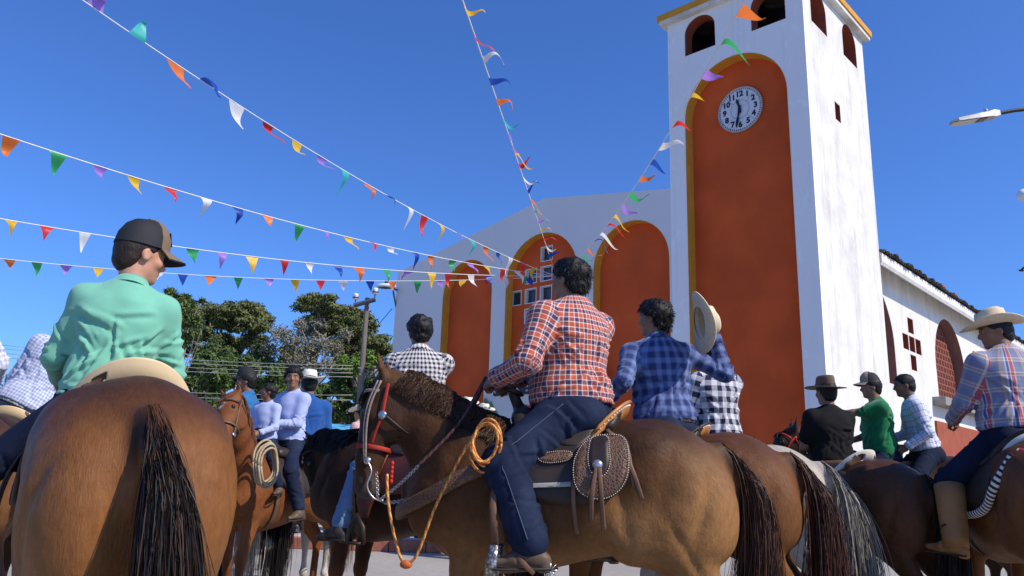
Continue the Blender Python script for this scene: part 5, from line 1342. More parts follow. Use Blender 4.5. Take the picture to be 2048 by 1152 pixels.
def saddle(label, pl, mats, kind='charro', hole=None, skirts=True, stir=True, cz=None, horn=True, cW=.2, cH=.11):
    S = pl.S; root = empty('saddle', pl.o, pl.yaw, label, 'saddle', 'saddles on the horses'); seat_m, cant_m, skirt_m = mats
    B = Body((-.28, -.35, 1.30), (.28, .42, 1.68), .013)
    bz = 1.395
    B.seg((0, -.22, bz), (0, .24, bz + .03), (.17, .035), (.15, .04), (1, 0, 0), .03); B.seg((0, -.24, bz + .03), (0, -.27, bz + .08), (.15, .03), (.13, .02), (1, 0, 0), .03)
    B.seg((-.07, .22, bz + .05), (.07, .22, bz + .05), .05, k=.05); 
    if horn: B.seg((0, .24, bz + .06), (0, .29, bz + .17), .032, .028, k=.03)
    for s in (-1, 1): B.seg((s * .13, -.20, bz - .01), (s * .17, .22, bz - .01), .03, .035, k=.03); B.seg((s * .17, 0, bz - .02), (s * .235, .02, bz - .09), (.16, .02), (.13, .015), (0, 1, 0), .03)
    Vv, Q = B.surf(1); link('seat', mesh_np('saddle seat', Vv * S, Q, seat_m, True), root)
    if horn: MB().lathe([(.01, -.012), (.06, -.012), (.068, 0), (.06, .012), (.01, .016)], 22, V3(0, .297, bz + .185) * S, axis=(0, -.35, 1)).build('horn', seat_m, root, True)
    cantle('cantle', pl, cant_m[0] if isinstance(cant_m, tuple) else cant_m, root, -.235 * S, (cz or 1.40) * S, cW * S, cH * S, .55, .12, hole, edge=cant_m[1:] if isinstance(cant_m, tuple) else None)
    if skirts:
        for s in (-1, 1):
            fm = lambda a, b, o, s=s: np.stack([s * (trunk_x(a, b, S) + .012 + o), a, b], -1)
            ol = [(-.34, 1.36), (-.30, 1.10), (-.16, 1.02), (.10, 1.02), (.26, 1.08), (.33, 1.22), (.30, 1.37)]
            slab('skirt', [tuple(p * S) for p in chaikin(ol, 2)], fm, .014, skirt_m, root)
    if stir:
        for s in (-1, 1):
            fm = lambda a, b, o, s=s: np.stack([s * (trunk_x(a, b, S) + .03 + o + .05 * np.clip((1.2 - b) / .4, 0, 1)), a, b], -1)
            slab('fender', [tuple(np.array(p) * S) for p in ((.03, 1.30), (.19, 1.30), (.20, .98), (.16, .86), (.10, .86), (.05, .98))], fm, .01, skirt_m, root)
            MB().lathe([(.01, 0), (.01, .01)], 6).v
            x = s * .40 * S; q = MB(); q.tube([V3(x, .09 * S, .70 * S), V3(x, .20 * S, .70 * S)], .012, 6, flat=3.0); q.tube([V3(x, .09 * S, .70 * S), V3(x, .10 * S, .80 * S), V3(x, .145 * S, .87 * S), V3(x, .19 * S, .80 * S), V3(x, .20 * S, .70 * S)], .011, 6, flat=2.6); q.build('stirrup', L_DARK, root, True)
    for s in (-1, 1):
        yy = [V3(s * (float(trunk_x(.30, z, 1)) + .012), .30 - .02 * (1.3 - z), z) * S for z in np.linspace(1.32, .72, 12)]; MB().tube(yy, .03 * S, 6, flat=.15, side=(0, 1, 0)).build('girth', L_DARK if kind != 'charro' else L_BROWN, root, True)
    return root
def bridle(label, pl, hd, mat, nose=None, style='plain'):
    S = pl.S; H = hd['H']; root = empty('bridle', pl.o, pl.yaw, label, 'bridle', 'bridles and halters'); t_ = .011 * S; nose = nose or mat
    for s in (-1, 1):
        MB().tube(spline([H(-.0, -.02, s*.094), H(.2, .0, s*.102), H(.5, -.015, s*.084), H(.74, -.03, s*.066)], 4), t_, 6, flat=.35, side=hd['f']).build('cheek_strap', mat, root, True)
        MB().lathe([(.016 * S, -.004), (.022 * S, 0), (.016 * S, .004)], 14, H(.76, -.03, s*.064), axis=hd['s']).build('bit_ring', STEEL, root, True)
    ring = lambda t, a1, a2, c=0.0: [H(t, c + a2 * math.sin(q), a1 * math.cos(q)) for q in np.linspace(0, 2 * math.pi, 25)]
    MB().tube(ring(.60, .079, .100, -.008), t_ * 1.15, 6, flat=.35, side=hd['a']).build('noseband', nose, root, True)
    MB().tube([H(.10, .112 * math.cos(q), .1 * math.sin(q)) for q in np.linspace(-1.5, 1.5, 12)], t_ * .9, 6, flat=.35, side=hd['a']).build('browband', mat, root, True)
    MB().tube([H(.03 + .34 * (1 - abs(math.cos(q))) ** .7 * (math.sin(q) < 0), .03 + .20 * math.sin(q) * (math.sin(q) < 0) - .05 * (math.sin(q) >= 0), .1 * math.cos(q)) for q in np.linspace(math.pi, 2 * math.pi, 14)], t_ * .8, 6, flat=.35, side=hd['a']).build('throat_strap', mat, root, True)
    return root
# ---------------------------------------------------------------- boy in green on the bay seen from behind
p1 = Place(252, 800, 2.88, .05, 31, .965)
h1, hd1 = horse('big bay horse seen from behind, carrying the boy in green', p1.loc(), p1.yaw, .965, .0135, dict(body=(.155, .060, .0195), top=(.046, .018, .010), low=(.27, .115, .037), leg=(.22, .092, .03)),
    poll=(.20, 1.00, 1.56), muz=(.26, 1.36, 1.20), tail=dict(n=8500, col=(.011, .008, .007), col2=(.05, .022, .011), f2=.22, sway=(.13, -.03), len=1.05, w=.045, sw=.0012), mane=dict(n=300, col=(.03, .018, .012), side=1))
G_SHIRT = plaincloth('mint green shirt cloth', (.17, .46, .33), .08)
boy, bj = person('boy in a mint green shirt and tan-fronted cap', p1.w(-.075, .05, 1.34), p1.yaw - R(5), .81, bw=.95, hs=1.12, bd=1.0, lean=3, roll=5, twist=-6, look=(-60, -4, 0), h=.0092,
    hands={-1: (-.20, .34, .12), 1: (.25, .24, -.02)}, poles={-1: (-.45, -.25, -1), 1: (.55, -.4, -.8)}, ankles={-1: (-.66, .10, -.62), 1: (.46, .22, -.56)},
    shirt=G_SHIRT, trousers=J_DARK, boots=B_DARK, hair=M_HAIRBR, hairlen=.006, skin=(.50, .26, .165), fold=1.3, tuck=False,
    hat=lambda root, o, r, f, u, S: ball_cap(root, o - u * .016 * S, r, f, u, C_TAN, C_BLACK, C_TAN, S * 1.10, (C_BLACK, W_CLOTH)))
saddle('cream moulded saddle under the boy in green', p1, (L_BROWN, PLASTIC, L_DARK), 'plain', [(-.56, .105, .64, .13)], cW=.205, cH=.125, cz=1.395)
# ---------------------------------------------------------------- heavy man in the orange plaid on the dark bay
p4 = Place(1136, 850, 4.02, .0, 80, .985)
h4po, h4mu = p4.plane_u(775, 775, -.06), p4.plane_u(728, 990, -.14)
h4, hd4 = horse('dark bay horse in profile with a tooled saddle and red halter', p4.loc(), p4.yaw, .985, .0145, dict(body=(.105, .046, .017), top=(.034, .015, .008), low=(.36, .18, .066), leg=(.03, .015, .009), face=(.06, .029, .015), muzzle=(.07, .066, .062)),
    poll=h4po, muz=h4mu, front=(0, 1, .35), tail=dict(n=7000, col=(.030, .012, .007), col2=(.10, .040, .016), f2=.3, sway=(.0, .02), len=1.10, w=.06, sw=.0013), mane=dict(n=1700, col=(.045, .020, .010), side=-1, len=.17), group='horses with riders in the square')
PL_OR = cloth('orange and navy plaid', [(0, (.045, .03, .085)), (.38, (.74, .64, .60)), (.48, (.50, .10, .04)), (.90, (.74, .64, .60))], [(0, (.045, .03, .085)), (.38, (.74, .64, .60)), (.48, (.50, .10, .04)), (.90, (.74, .64, .60))], .053, .053)
man, mj = person('heavy man in an orange and navy plaid shirt on the dark bay', p4.w(0, -.03, 1.475), p4.yaw - R(8), 1.0, bw=1.18, bd=1.22, belly=.045, lean=3, roll=2, twist=-32, look=(8, 4, 0), h=.0092, aw=1.22, lw=1.36,
    hands={-1: (-.16, .37, .13), 1: (.10, .40, .12)}, poles={-1: (-.8, -.5, -.6), 1: (.7, -.3, -.7)}, ankles={-1: (-.39, .09, -.665), 1: (.37, .25, -.74)}, knees={-1: (-.35, 1, .45), 1: (.35, 1, .45)},
    shirt=PL_OR, trousers=J_MID, boots=B_BROWN, hairlen=.014, belt=L_DARK, feet={-1: (-.35, 1, -.04), 1: (.3, 1, 0)}, skin=(.27, .14, .08), neck=.7)
saddle('tan and dark tooled saddle under the man in orange plaid', p4, (L_DARK, (L_TAN, L_TAN, STITCH), L_DARK), 'charro', cW=.19, cH=.125, cz=1.405, stir=False)
# ---------------------------------------------------------------- chestnut with the white star, two boys up
p2 = Place(562, 870, 7.0, .05, 152, .91)
h2, hd2 = horse('chestnut horse with a white star, carrying two boys', p2.loc(), p2.yaw, .91, .018, dict(body=(.20, .07, .024), top=(.15, .05, .018), low=(.24, .095, .035), leg=(.16, .055, .02), muzzle=(.12, .07, .05)),
    poll=p2.lu(464, 806, 5.95), muz=p2.lu(446, 892, 5.72), front=tuple(p2.l(p2.o + V3(-.45, -.8, .35))), star=.026, mane=dict(n=500, col=(.12, .045, .018), side=-1), tail=dict(n=1500, col=(.09, .035, .015)), fore={-1: [(0, .03, 0), (0, .02, 0), (0, .02, 0)], 1: [(0, -.06, .01), (0, -.12, 0), (0, -.12, 0)]})
S_LAV = plaincloth('lavender shirt cloth', (.38, .45, .72), .06)
person('teenage boy in a lavender shirt looking at the camera', p2.w(-.02, -.04, 1.37), p2.yaw - R(4), .82, bw=.92, lean=2, twist=8, look=(34, -2, 0), h=.0105,
    hands={-1: (-.06, .30, .17), 1: (.14, .28, .26)}, ankles={-1: (-.42, .16, -.70), 1: (.40, .2, -.7)}, shirt=S_LAV, trousers=J_MID, boots=B_BROWN, hairlen=.016, skin=(.26, .13, .075))
person('small dark-haired child sitting in front of the lavender boy', p2.w(.03, .20, 1.37), p2.yaw + R(10), .60, bw=.9, look=(-50, 10, 0), h=.0145, hands={-1: (-.1, .3, .08), 1: (.16, .3, .1)},
    ankles={-1: (-.46, .22, -.66), 1: (.44, .2, -.68)}, shirt=plaincloth('pale blue shirt cloth', (.40, .47, .72), .06), trousers=J_MID, boots=B_BROWN, hairlen=.016, skin=(.26, .13, .075))
saddle('dark saddle with a lasso under the two boys', p2, (L_DARK, L_DARK, L_DARK), 'charro')
bridle('pale rope bridle on the starred chestnut', p2, hd2, L_BROWN)
# lasso
rope = M('pale rope', (.42, .34, .22), .85, .2, 60, .6, 150)
ls = empty('lasso', at(528, 925, 6.30), p2.yaw, 'coiled pale lasso hanging from the boys\' saddle', 'rope')
m = MB(); rr = random.Random(2)
for k in range(6):
    a = rr.uniform(.085, .115); b = rr.uniform(.14, .175); m.tube([V3(-.02 * k * .6 + .01 * math.sin(3 * q), a * math.cos(q) + rr.uniform(-.002, .002), b * math.sin(q) - .02 * k * .3) for q in np.linspace(0, 2 * math.pi, 28)], .0095, 6)
m.build('coil', rope, ls, True)
# ---------------------------------------------------------------- rider in the black cap, and the rider in the blue shirt
p11 = Place(492, 850, 7.9, .02, 42, .91)
h11, _ = horse('dark horse mostly hidden behind the starred chestnut', p11.loc(), p11.yaw, .91, .027, dict(body=(.05, .02, .01), top=(.03, .014, .008), low=(.07, .03, .014), leg=(.02, .01, .008)), tail=dict(n=2200, col=(.01, .008, .007), len=1.1, w=.08, sw=.003), mane=dict(n=200, col=(.02, .012, .01)))
person('young man in a black cap and blue polo shirt, in profile', p11.w(0, .0, 1.35), p11.yaw + R(45), .92, lean=4, look=(10, -2, 0), h=.0145, sleeve='short', shirt=plaincloth('blue polo cloth', (.02, .13, .33), .1), trousers=J_DARK, boots=B_DARK, hairlen=.010, skin=(.24, .12, .07),
    hat=lambda root, o, r, f, u, S: ball_cap(root, o, r, f, u, C_BLACK, C_BLACK, C_BLACK, S, None, ('LO', W_CLOTH)))
p12 = Place(612, 850, 7.9, .02, -14, .90)
h12, _ = horse('white horse behind the dark lowered head', p12.loc(), p12.yaw, .90, .027, dict(body=(.55, .52, .47), top=(.5, .47, .42), low=(.6, .57, .52), leg=(.58, .54, .48)), tail=dict(n=900, col=(.5, .46, .4), sw=.003), poll=(-.2, 1.05, 1.45), muz=(-.3, 1.4, 1.05))
person('rider in a bright blue shirt and cream hat, seen from behind', p12.w(0, -.02, 1.31), p12.yaw + R(20), .98, bw=1.05, lean=8, look=(18, -6, 0), h=.0145, shirt=plaincloth('bright blue shirt cloth', (.015, .085, .30), .12), trousers=J_DARK, boots=B_DARK, hairlen=.008, skin=(.26, .13, .075), tuck=False, hat=hat_f(H_WHITE, band=L_BROWN, curl=.05, brim=.092))
saddle('plain saddle under the rider in bright blue', p12, (L_DARK, L_BROWN, L_DARK), 'plain', stir=False)
# ---------------------------------------------------------------- dark horse with lowered head, man in black-and-white gingham
p3 = Place(828, 870, 5.6, .0, 62, .97)
h3, hd3 = horse('nearly black horse with its head tucked low', p3.loc(), p3.yaw, .97, .018, dict(body=(.030, .013, .008), top=(.012, .007, .005), low=(.10, .038, .016), leg=(.16, .055, .022), face=(.012, .008, .006), muzzle=(.012, .011, .011)),
    poll=p3.lu(628, 896, 6.15), muz=p3.lu(655, 1030, 5.98), front=tuple(p3.l(p3.o + V3(-1, -.1, .1))), mane=dict(n=500, col=(.012, .009, .008), side=-1), tail=dict(n=1500, col=(.02, .012, .01)), socks=(3,))
person('man in black and white gingham seen from behind', p3.w(0, -.03, 1.46), p3.yaw - R(18), .98, bw=1.06, lean=4, twist=-36, look=(10, -2, 0), h=.0125, hands={-1: (-.12, .34, .10), 1: (.10, .36, .10)},
    shirt=GP('black and white gingham', (.66, .64, .64), (.02, .018, .025), .034), trousers=J_LIGHT, boots=B_DARK, hairlen=.020, ankles={-1: (-.40, .30, -.72), 1: (.38, .25, -.72)}, knees={-1: (-.4, 1, .4), 1: (.4, 1, .4)}, skin=(.24, .12, .07))
saddle('dark saddle with red-brown fenders under the gingham rider', p3, (L_DARK, L_BROWN, L_RED), 'charro')
bridle('dark bridle with a steel bit on the nearly black horse', p3, hd3, L_DARK)
# ---------------------------------------------------------------- man in blue plaid holding up his hat
p5 = Place(1322, 850, 4.95, .0, 66, .985)
h5, hd5 = horse('reddish brown horse with a long dark red tail', p5.loc(), p5.yaw, .985, .018, dict(body=(.13, .05, .018), top=(.08, .03, .012), low=(.20, .085, .03), leg=(.05, .022, .012)), tail=dict(n=5600, col=(.030, .010, .007), col2=(.085, .025, .012), f2=.4, sway=(.0, -.02), len=1.12, w=.07, sw=.0014), mane=dict(n=300, col=(.02, .01, .008)), poll=(0, 1.1, 1.35), muz=(0, 1.45, .98))
PL_BL = cloth('blue plaid', [(0, (.02, .035, .13)), (.45, (.085, .13, .30)), (.55, (.15, .20, .38)), (.9, (.06, .10, .25))], [(0, (.02, .035, .13)), (.45, (.085, .13, .30)), (.55, (.15, .20, .38)), (.9, (.06, .10, .25))], .075, .075)
man10, j10 = person('man in a blue plaid shirt holding his hat up in his right hand', p5.w(0, -.03, 1.47), p5.yaw - R(14), 1.0, bw=1.06, lean=6, roll=0, twist=-40, look=(42, 2, 0), h=.0115, hands={-1: (-.26, .30, .10), 1: (.26, -.22, .58)}, poles={-1: (-.8, -.4, -.6), 1: (.5, -.7, -.8)}, palm={1: (-.2, -1, .2)},
    shirt=PL_BL, trousers=J_MID, boots=B_BROWN, hairlen=.018, skin=(.30, .155, .09), curl=(.9, .75), belt=L_BROWN)
saddle('tan saddle with a studded cantle under the blue plaid man', p5, (L_DARK, (L_TAN, L_DARK, STITCH), L_DARK), 'charro', cW=.19, cH=.10)
hp = at(1400, 645, 4.75)
hroot = empty('held_hat', hp, 0, 'cream straw hat held up in the blue plaid man\'s hand', 'hat')
ax_u = unit(V3(.95, .12, .22)); ax_f = unit(np.cross(ax_u, V3(.2, -.9, -.3))); ax_f = unit(V3(.2, -.45, .9) - ax_u * (V3(.2, -.45, .9) @ ax_u)); ax_r = np.cross(ax_f, ax_u)
cowboy_hat('hat_body', H_STRAW, hroot, V3(0, 0, 0), ax_r, ax_f, ax_u, band=L_BROWN, brim=.095, curl=.03, S=1.0)
# ---------------------------------------------------------------- grey-tailed horse, man in navy gingham
p6 = Place(1430, 870, 5.9, .0, 58, .97)
h6, _ = horse('pale grey horse with a flowing silver tail', p6.loc(), p6.yaw, .97, .018, dict(body=(.48, .44, .38), top=(.42, .38, .33), low=(.5, .46, .4), leg=(.45, .42, .38)), tail=dict(n=4400, col=(.36, .33, .28), col2=(.10, .09, .08), f2=.35, sway=(.02, -.06), len=1.15, w=.085, sw=.0018), poll=(0, 1.05, 1.4), muz=(0, 1.4, 1.0))
person('man in navy and white gingham behind the raised hat', p6.w(0, -.03, 1.44), p6.yaw - R(20), .95, bw=1.0, twist=-20, h=.0145, look=(0, 12, 0), shirt=GP('navy and white gingham', (.62, .62, .66), (.012, .015, .05), .085), trousers=J_DARK, boots=B_DARK, skin=(.26, .13, .075))
# ---------------------------------------------------------------- rider in the black tee on the brown pony
p7 = Place(1664, 905, 6.1, .05, 28, .92)
h7, _ = horse('brown pony carrying the rider in the black T-shirt', p7.loc(), p7.yaw, .92, .019, dict(body=(.095, .038, .018), top=(.065, .027, .014), low=(.14, .06, .026), leg=(.045, .02, .012)), tail=dict(n=3000, col=(.012, .009, .008), sway=(.02, .02), len=1.05, w=.06), poll=(0, 1.05, 1.5), muz=(0, 1.4, 1.1), mane=dict(n=200, col=(.02, .012, .01)))
person('youth in a black T-shirt and round brown hat, seen from behind', p7.w(0, .03, 1.27), p7.yaw - R(14), .84, bw=1.08, lean=5, look=(2, 4, 0), h=.0125, sleeve='short', tuck=False, collar=False, shirt=plaincloth('black jersey', (.008, .008, .009), .2, .9, 0.0), trousers=J_BLACK, boots=B_DARK, hairlen=.010, skin=(.22, .11, .065),
    hat=hat_f(H_BROWN, band=L_BROWN, crown=.11, brim=.105, curl=.014, dip=-.005, drop=.012, round_top=True))
saddle('off-white moulded saddle on the brown pony', p7, (L_BROWN, WHITEP, L_DARK), 'plain', [(-.40, .20, .55, .24), (.45, .16, .55, .22)], cW=.2, cH=.12)
# ---------------------------------------------------------------- two youths on one horse by the church wall
p9 = Place(1800, 890, 7.0, .0, 84, .98)
h9, hd9 = horse('dark horse carrying the two youths beside the tower', p9.loc(), p9.yaw, .98, .02, dict(body=(.045, .02, .012), top=(.03, .014, .009), low=(.06, .03, .015)), poll=p9.plane_u(1584, 872), muz=p9.plane_u(1540, 945), tail=dict(n=900, col=(.02, .012, .01), sw=.003), mane=dict(n=300, col=(.015, .01, .008), side=-1))
tag(bridle('red trimmed bridle on the dark horse behind the long red tail', p9, hd9, M('red webbing', (.36, .022, .014), .7)), None)
person('youth in a green shirt and beige cap stretching out an arm', p9.w(0, .16, 1.44), p9.yaw - R(2), .83, bw=1.16, bd=1.15, lean=4, look=(-4, -2, 0), h=.0115, sleeve='short', hands={-1: (-.02, .56, .36), 1: (.12, .3, .1)}, poles={-1: (-.2, -.2, -1)}, curl=(.25, .8), palm={-1: (.3, .2, -1)},
    shirt=plaincloth('green shirt cloth', (.008, .17, .055), .12), trousers=J_DARK, boots=B_DARK, hairlen=.008, skin=(.30, .155, .09), tuck=False, hat=lambda root, o, r, f, u, S: ball_cap(root, o, r, f, u, C_CAMEL, C_BLACK, C_CAMEL, S, (W_CLOTH, C_BLACK)))
person('youth in a pale blue plaid shirt sitting behind the green shirt', p9.w(-.03, -.20, 1.46), p9.yaw + R(2), .85, bw=1.0, lean=13, look=(-2, -4, 0), h=.0115, hands={-1: (-.17, .26, .02), 1: (.12, .3, .1)}, poles={-1: (-.4, -.6, -.7)}, twist=-12,
    shirt=cloth('pale blue plaid', [(0, (.62, .65, .72)), (.45, (.13, .16, .30)), (.6, (.66, .68, .74)), (.85, (.20, .24, .40))], [(0, (.62, .64, .72)), (.5, (.14, .17, .32)), (.65, (.66, .68, .74))], .06, .06), trousers=J_DARK, boots=B_DARK, hairlen=.007, skin=(.20, .10, .06))
# ---------------------------------------------------------------- man in the striped plaid at the right edge
p8 = Place(2032, 890, 5.1, .0, -10, 1.0)
h8, hd8 = horse('bay horse cut off by the right edge', p8.loc(), p8.yaw, 1.0, .018, dict(body=(.15, .06, .022), top=(.08, .032, .014), low=(.20, .085, .032), leg=(.07, .03, .014)), tail=dict(n=1500, col=(.02, .012, .01)), poll=(.15, 1.0, 1.3), muz=(.2, 1.3, .95))
PL_ST = cloth('striped plaid', [(0, (.17, .20, .31)), (.22, (.50, .32, .15)), (.30, (.28, .29, .36)), (.42, (.55, .55, .60)), (.47, (.01, .03, .22)), (.56, (.62, .60, .62)), (.60, (.55, .015, .012)), (.74, (.62, .50, .45)), (.80, (.20, .22, .31))],
    [(0, (.16, .19, .30)), (.40, (.62, .62, .64)), (.48, (.50, .28, .14)), (.62, (.62, .62, .64)), (.70, (.20, .23, .34))], .165, .10, fac=.40)
man15, j15 = person('man in a striped plaid shirt and straw cowboy hat with tan boots', p8.w(0, -.02, 1.50), p8.yaw + R(14), .98, bw=1.16, bd=1.15, belly=.03, lean=5, twist=6, look=(62, -8, 0), h=.0115, aw=1.12, lw=1.08,
    hands={-1: (-.20, .34, .10), 1: (.14, .34, .10)}, ankles={-1: (-.42, .10, -.70), 1: (.4, .2, -.7)}, knees={-1: (-.5, 1, .3), 1: (.5, 1, .3)}, shirt=PL_ST, trousers=J_DARK, boots=B_TAN, feet={-1: (-.5, 1, .06), 1: (.3, 1, 0)}, hairlen=.008, skin=(.24, .12, .07), hat=hat_f(H_STRAW, brim=.105, curl=.045, dip=.01, crown=.12))
saddle('dark saddle with a red and white blanket at the right edge', p8, (L_DARK, L_DARK, L_DARK), 'plain')
# ---------------------------------------------------------------- riders at the far left
p10 = Place(40, 865, 5.3, .0, 12, .97)
h10, _ = horse('dark horse at the far left behind the boy in green', p10.loc(), p10.yaw, .97, .027, dict(body=(.05, .02, .012), top=(.03, .013, .009), low=(.07, .03, .016)), tail=dict(n=900, col=(.02, .012, .01), sw=.003))
person('man in pale blue gingham with a white embroidered belt', p10.w(0, -.02, 1.44), p10.yaw, 1.0, bw=1.08, lean=16, roll=24, twist=6, look=(-10, 0, 0), h=.0125, shirt=GP('pale blue gingham', (.60, .63, .72), (.25, .31, .52), .022), trousers=J_MID, boots=B_DARK, belt=M('embroidered belt', (.45, .42, .38), .7, .8, 90, .5, 90), skin=(.26, .13, .075))
saddle('cream-edged saddle at the far left', p10, (L_BROWN, PLASTIC, L_DARK), 'plain', stir=False)
p13 = Place(-165, 830, 4.3, .0, 60, .97)
h13, _ = horse('dark horse just beyond the left edge', p13.loc(), p13.yaw, .97, .027, dict(body=(.05, .02, .012), top=(.03, .013, .009)))
person('rider in a white checked shirt cut off by the left edge', p13.w(0, 0, 1.46), p13.yaw - R(30), 1.0, h=.013, shirt=GP('white check', (.68, .68, .72), (.35, .38, .52), .03), trousers=J_DARK, boots=B_DARK, hands={-1: (-.2, .34, .12), 1: (.30, .25, .12)})
# ---------------------------------------------------------------- distant riders and bystanders
for i, (px, py, Y, lab, sh_) in enumerate([(938, 838, 12.0, 'distant rider in a white hat beyond the bay horse\'s mane', (.4, .1, .1)), (972, 850, 13.0, 'second distant white-hatted rider beside the plaid man\'s reins', (.5, .5, .5)), (722, 862, 14.0, 'distant rider in a pale hat below the utility pole', (.55, .35, .35))]):
    pf = Place(px, py, Y, 0, 30 + 20 * i, .95)
    horse(['brown horse of the distant white-hatted rider', 'brown horse of the second distant rider', 'brown horse of the distant rider below the pole'][i], pf.loc(), pf.yaw, .95, .038, dict(body=(.10, .045, .02)), tail=dict(n=300, col=(.02, .012, .01), sw=.006))
    person(lab, pf.w(0, 0, 1.46), pf.yaw, 1.0, h=.022, shirt=plaincloth('distant shirt %d' % i, sh_), trousers=J_DARK, boots=B_DARK, hat=hat_f(H_WHITE))
# ================================================================== tack of the dark bay in the middle
def rope_mesh(name, pts, r, m1, m2, parent, pitch=2):
    q = MB().tube(pts, r, 8); me = q.mesh(name, m1, True); me.materials.append(m2)
    n = 8; k = len(pts)
    for i in range(k - 1):
        for j in range(n): me.polygons[i * n + j].material_index = ((j + i) // pitch) % 2
    return link(name, me, parent)
def dense(pts, step): 
    pts = spline(pts, 10); o = [pts[0]]; acc = 0
    d = [np.linalg.norm(b - a) for a, b in zip(pts, pts[1:])]; L = sum(d); cum = np.concatenate([[0], np.cumsum(d)]); P = np.array(pts)
    s = np.arange(0, L, step); return [np.array([np.interp(x, cum, P[:, i]) for i in range(3)]) for x in s]
S4 = p4.S
fl4 = lambda a, b, o: np.stack([-(trunk_x(a, b, S4) + .045 + o), a, b], -1)
def P4(px, py, x=-.33): q = p4.plane(px, py, x); return (q[1], q[2])
bag = empty('saddle_bag', p4.o, p4.yaw, 'horseshoe-shaped tooled saddle bag behind the plaid rider\'s leg', 'saddle bag')
ol = chaikin([P4(*q) for q in ((1175, 868), (1148, 905), (1143, 945), (1152, 985), (1190, 1004), (1232, 995), (1258, 960), (1262, 915), (1255, 875), (1235, 862))], 2)
fl4b = lambda a, b, o: np.stack([-(trunk_x(a, b, S4) + .03 + o), a, b], -1)
slab('pouch', [tuple(q) for q in ol], fl4b, .045, L_DARK, bag)
c0 = np.mean(ol, 0)
inner = chaikin([P4(*q) for q in ((1180, 868), (1176, 905), (1176, 925), (1184, 948), (1200, 955), (1214, 948), (1222, 925), (1218, 895), (1216, 868))], 2)
fl4t = lambda a, b, o: np.stack([-(trunk_x(a, b, S4) + .078 + o), a, b], -1)
sc_ = [c0 + (np.asarray(q) - c0) * .95 for q in ol]
slab('tooled_flap', [tuple(q) for q in sc_], fl4t, .008, L_TOOL, bag)
slab('flap_inset', [tuple(q) for q in inner], lambda a, b, o: fl4t(a, b, o + .009), .003, L_DARK, bag)
for loop, off in ((sc_, .012), (inner, .014)):
    m = MB(); L_ = [fl4t(np.array([q[0]]), np.array([q[1]]), off)[0] for q in loop]; L_ = dense(L_ + [L_[0]], .011)
    for q in L_: m.ball(tuple(q), .0030, 6, 4)
    m.build('lacing', STITCH, bag, True)
cc = P4(1196, 930); cp = fl4t(np.array([cc[0]]), np.array([cc[1]]), .02)[0]
MB().lathe([(.001, .012), (.014, .010), (.024, .002), (.024, -.006)], 18, cp, axis=(-1, 0, .1)).build('concho', STEEL, bag, True)
def strap(name, pxs, mat, parent, w=.011, base=.10, th=.18):
    pts = []
    for (x, y, o) in pxs:
        a, b = P4(x, y); pts.append(V3(-(float(trunk_x(a, b, S4)) + base + o), a, b))
    return MB().tube(spline(pts, 5), w, 6, flat=th, side=(0, 1, .2)).build(name, mat, parent, True)
strap('tie_strap', [(1194, 935, .01), (1186, 985, .02), (1183, 1045, .0)], L_BROWN, bag); strap('tie_strap', [(1200, 935, .01), (1204, 990, .02), (1208, 1062, 0)], L_BROWN, bag)
strap('tie_strap', [(1212, 856, .0), (1245, 900, -.03), (1268, 950, -.04), (1284, 1000, -.05)], L_BROWN, bag); strap('tie_strap', [(1212, 858, .0), (1250, 890, -.03), (1262, 940, -.04), (1268, 975, -.05)], L_BROWN, bag)
strap('tie_strap', [(1150, 930, -.03), (1147, 1000, -.03), (1152, 1070, -.05)], L_BROWN, bag)
# jockey, edge strip and front rigging of the saddle
fit = empty('saddle_skirt', p4.o, p4.yaw, 'black saddle skirt with a tooled oval under the plaid rider\'s thigh', 'saddle skirt')
slab('skirt_panel', [P4(*q) for q in ((1000, 880), (1160, 880), (1160, 972), (1055, 975), (1040, 940), (985, 930))], lambda a, b, o: np.stack([-(trunk_x(a, b, S4) + .034 + o), a, b], -1), .01, L_DARK, fit)
slab('edge_strip', [P4(*q) for q in ((1056, 967), (1150, 963), (1150, 973), (1056, 976))], lambda a, b, o: np.stack([-(trunk_x(a, b, S4) + .046 + o), a, b], -1), .005, M('grey edge binding', (.30, .29, .26), .5), fit)
jk = chaikin([P4(*q) for q in ((1070, 912), (1085, 904), (1135, 900), (1146, 908), (1135, 922), (1085, 927))], 2)
slab('tooled_oval', [tuple(q) for q in jk], lambda a, b, o: np.stack([-(trunk_x(a, b, S4) + .05 + o), a, b], -1), .008, L_TOOL, fit)
m = MB(); L_ = [V3(-(float(trunk_x(q[0], q[1], S4)) + .062), q[0], q[1]) for q in jk]
for q in dense(L_ + [L_[0]], .010): m.ball(tuple(q), .0026, 6, 4)
m.build('lacing', STITCH, fit, True)
# breast collar
bc = empty('breast_collar', p4.o, p4.yaw, 'tooled leather breast collar across the dark bay\'s shoulder', 'breast collar')
bp_ = [V3(-.245, .34, 1.19), V3(-.262, .48, 1.13), V3(-.245, .60, 1.06), V3(-.19, .74, .99), V3(-.08, .84, .95), V3(.08, .84, .95), V3(.2, .72, 1.0), V3(.25, .5, 1.12)]
MB().tube([q * S4 * V3(1.06, 1.02, 1) for q in spline(bp_, 6)], .036, 8, flat=.22, side=(0, 0, 1)).build('collar_strap', L_TOOL, bc, True)
